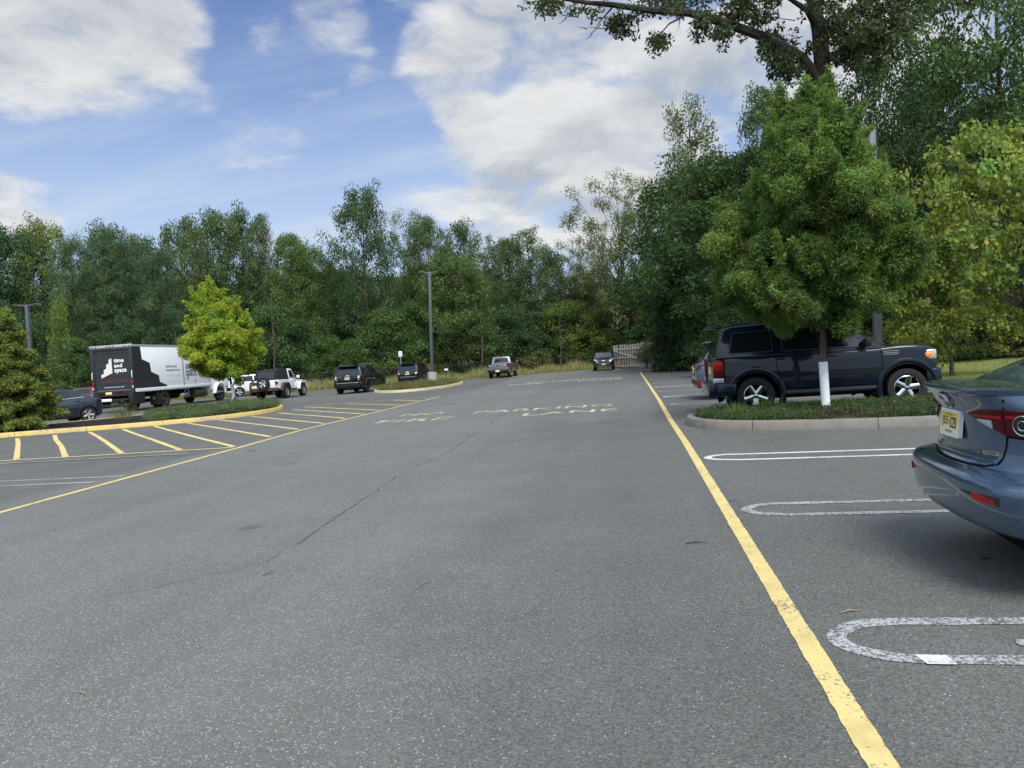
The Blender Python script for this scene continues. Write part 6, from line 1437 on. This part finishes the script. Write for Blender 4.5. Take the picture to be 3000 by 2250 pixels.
pts = [(x, y, .17, .16) for x, y in [(rn.gauss(3.7, .5), rn.gauss(13.6, .25)) for _ in range(40)]+[(rn.uniform(5, 6.4), rn.uniform(12.8, 14.2)) for _ in range(50)] if inpoly(IP, x, y)]
carpet('dead_ground_cover', 'brown dried ground cover in the bare patches of the right island', pts, .2, (.085, .062, .042), 22, 70, .07)
IP = inset(PL, .22); pts = []
while len(pts) < 620:
    x, y = rn.uniform(-20.5, -14.2), rn.uniform(23, 33.4)
    if inpoly(IP, x, y) and (x-(-19.2))*.8+(y-26)*.55 > .4: pts.append((x, y, .13+rn.uniform(.04, .20), rn.uniform(.16, .30)))
carpet('juniper_ground_cover', 'grey green creeping juniper around the yellow young tree on the left island', pts, .4, (.100, .138, .064), 23, 150, .07, (.12, .13, .06), .15)
IP = inset(PF, .22); pts = []
while len(pts) < 330:
    x, y = rn.uniform(-16.6, -11.2), rn.uniform(40.2, 54.6)
    if inpoly(IP, x, y): pts.append((x, y, .14+rn.uniform(.02, .14), rn.uniform(.2, .36)))
carpet('weedy_grass', 'light green weedy grass on the far island by the lamp footing', pts, .3, (.125, .145, .05), 24, 70, .13, (.20, .18, .09), .2, .16)
n = 26000; p = np.stack([rng.uniform(6.9, 20, n), rng.uniform(12, 36, n), np.full(n, .06)], 1); blades('lawn_grass', 'dry mown lawn grass right of the car park', 'grass', p, rng.uniform(.03, .09, n), .016, (.17, .20, .06), 5, .6)
def tuft(label, loc, n, h, base, seed, sp=.12):
    rg = np.random.default_rng(seed); pt = np.stack([rg.normal(0, sp, n), rg.normal(0, sp, n), np.zeros(n)], 1)
    o = blades('grass_tuft', label, 'weed', pt, rg.uniform(.5, 1, n)*h, .012, base, seed, .28, False); o.location = loc
b = ground(360, 1232, .13); tuft('tall green grass tuft on the mulch behind the yellow kerb', (b.x, b.y, .12), 160, .85, (.14, .17, .07), 31, .16)
for k, (x, y, lab) in enumerate([(2175, 1185, 'bright green weed tuft in front of the navy rear wheel'), (2235, 1195, 'light green weed left of the white trunk guard'), (2640, 1160, 'bright weed tuft in front of the navy front wheel'), (2165, 1213, 'small pale weed near the kerb of the right island')]):
    b = ground(x, y, .2); tuft(lab, (b.x, b.y, .14), 70, .34, (.14, .20, .05), 40+k, .08)
b = ground(1180, 1146); tuft('brown weed growing out of the far island kerb', (b.x, b.y, .02), 90, .3, (.09, .08, .05), 50, .12)
# young street tree on the right island
RT = make_tree(101, 5.75, 1.62, .335, 'broadflame', 120, .074, 380, (.112, .182, .048), .28, 120, trunk_r=.068, sprig=2, lumpy=.5, bark=M_BARKY, rise=.95, flat=.85, droop=.15, aspect=.26, cvar=.20, lvar=.22, shell=.55, inner=.75, trunk_top=.8)
GP = ground(2420, 1192, .2)
r = plant_tree('young_street_tree', 'young green street tree with a white trunk guard on the right island', 'tree', RT, (GP.x, GP.y, .14), .6, (1, 1, 1), (R(.5), R(-1.6)))
m = MB(); m.tube([(0, 0, 0), (0, 0, .92)], .078, 24, 0, False)
for k in range(40): m.lathe([(.078, .01+k*.0225), (.084, .018+k*.0225), (.078, .026+k*.0225)], 24, 0, 'z')
m.build('trunk_guard', M_GUARD, r, smooth_ang=60)
# yellow young tree on the left island
LTm = make_tree(103, 5.9, 1.85, .31, 'flame', 56, .12, 190, (.25, .325, .042), .38, 90, trunk_r=.085, sprig=2, lumpy=.55, bark=M_BARKY, rise=.8, flat=.85, droop=.1, aspect=.4, cvar=.16, lvar=.2, shell=.5, inner=.7, trunk_top=.85, lean=-.10)
GL = ground(690, 1187, .16)
LS = .95
r = plant_tree('young_street_tree', 'young yellow green tree with a white trunk guard on the left island', 'tree', LTm, (GL.x, GL.y, .13), 0, (LS, LS, LS), (R(.5), R(-2.2)))
m = MB(); m.tube([(-.05, 0, 0), (-.05, 0, 1.12)], .085, 20, 0, False)
m.build('trunk_guard', M_GUARD, r, smooth_ang=60)
# evergreen on the far left
ET = make_tree(105, 4.3, 1.75, .02, 'cone', 120, .125, 260, (.125, .172, .045), .26, 400, trunk_r=.09, lumpy=.28, rise=-.05, flat=.55, droop=.25, aspect=.30, cvar=.28, lvar=.25, shell=.6, inner=.6, alt=(.22, .24, .06), altp=.2, trunk_top=.97)
b = ground(22, 1263, .12); plant_tree('evergreen_shrub', 'yellow green feathery evergreen on the mulch at the left border', 'shrub', ET, (b.x, b.y, .12), 0, (1, 1, .98), (0, R(-2)))
# heart leaved trees on the lawn at the right border
HT = make_tree(107, 5.4, 2.5, .36, 'round', 40, .115, 62, (.165, .225, .055), .40, 24, trunk_r=.09, lumpy=1.0, bark=M_BARK, rise=.5, flat=.7, droop=.75, aspect=.85, alt=(.36, .29, .045), altp=.035, shell=.6, inner=.6, cvar=.18)
b = at(3030, 1150, 17.5); plant_tree('heart_leaf_tree', 'yellow green heart leaf tree leaning in at the right border', 'tree', HT, (b.x, b.y, .06), .4, (.95, .95, 1.16), (0, R(-4)))
HT2 = make_tree(109, 5.2, 2.3, .22, 'mound', 40, .115, 95, (.165, .22, .055), .50, 60, trunk_r=.07, lumpy=.6, bark=M_BARK, rise=.4, flat=.65, droop=.8, aspect=.85, alt=(.30, .22, .05), altp=.05, shell=.6, inner=.6, cvar=.2)
b = at(2790, 1110, 23); plant_tree('heart_leaf_tree', 'lower heart leaf tree with scattered yellow leaves above the navy hood', 'tree', HT2, (b.x, b.y, .06), 1.2, (.9, .9, .95), (0, R(0)))
# leaning bare trunk at the lawn edge
b = at(2716, 1075, 26); r = thing('dead_trunk', 'pale leaning bare trunk at the lawn edge right of the navy hood', 'tree trunk', (b.x, b.y, .05))
MB().tube([(0, 0, 0), (.12, 0, 1.0), (.16, .05, 2.2), (.05, .1, 3.4)], [.16, .14, .12, .07], 10).build('trunk', bark_mat('bark_pale', (.12, .10, .08), (.24, .20, .16)), r)
# litter on the asphalt
for k, (x, y, ln, a, c) in enumerate([(2010, 1594, .16, .1, (.03, .025, .02)), (1232, 1718, .10, 1.2, (.20, .17, .12)), (2462, 1798, .13, .3, (.22, .19, .12)), (248, 2036, .10, 2.4, (.22, .2, .15)), (770, 1686, .1, .7, (.12, .11, .09)), (2870, 1640, .08, .2, (.03, .03, .03))]):
    b = ground(x, y); rn2 = random.Random(k); m = MB(); d = Vector((math.cos(a), math.sin(a), 0)); q = Vector((-d.y, d.x, 0))
    m.tube([(0, 0, .005), d*ln*.4+q*.012+Vector((0, 0, .008)), d*ln+Vector((0, 0, .004))], [.004, .005, .002], 5); m.tube([d*ln*.4+q*.012+Vector((0, 0, .008)), d*ln*.75+q*.05+Vector((0, 0, .006))], [.003, .001], 4)
    o = m.build('twig', pmat('twig_%s' % 'abcdef'[k], c, .8)); o.location = (b.x, b.y, .002)
    tag(o, ['dark dry twig lying on the lane left of the yellow line', 'short pale straw stalk on the lane centre', 'pale straw stalk beside the nearest hairpin marking', 'pale bent stalk in the lower left of the lane', 'brownish stalk by the crack in the lane', 'dark twig scrap near the blue sedan'][k], 'twig')
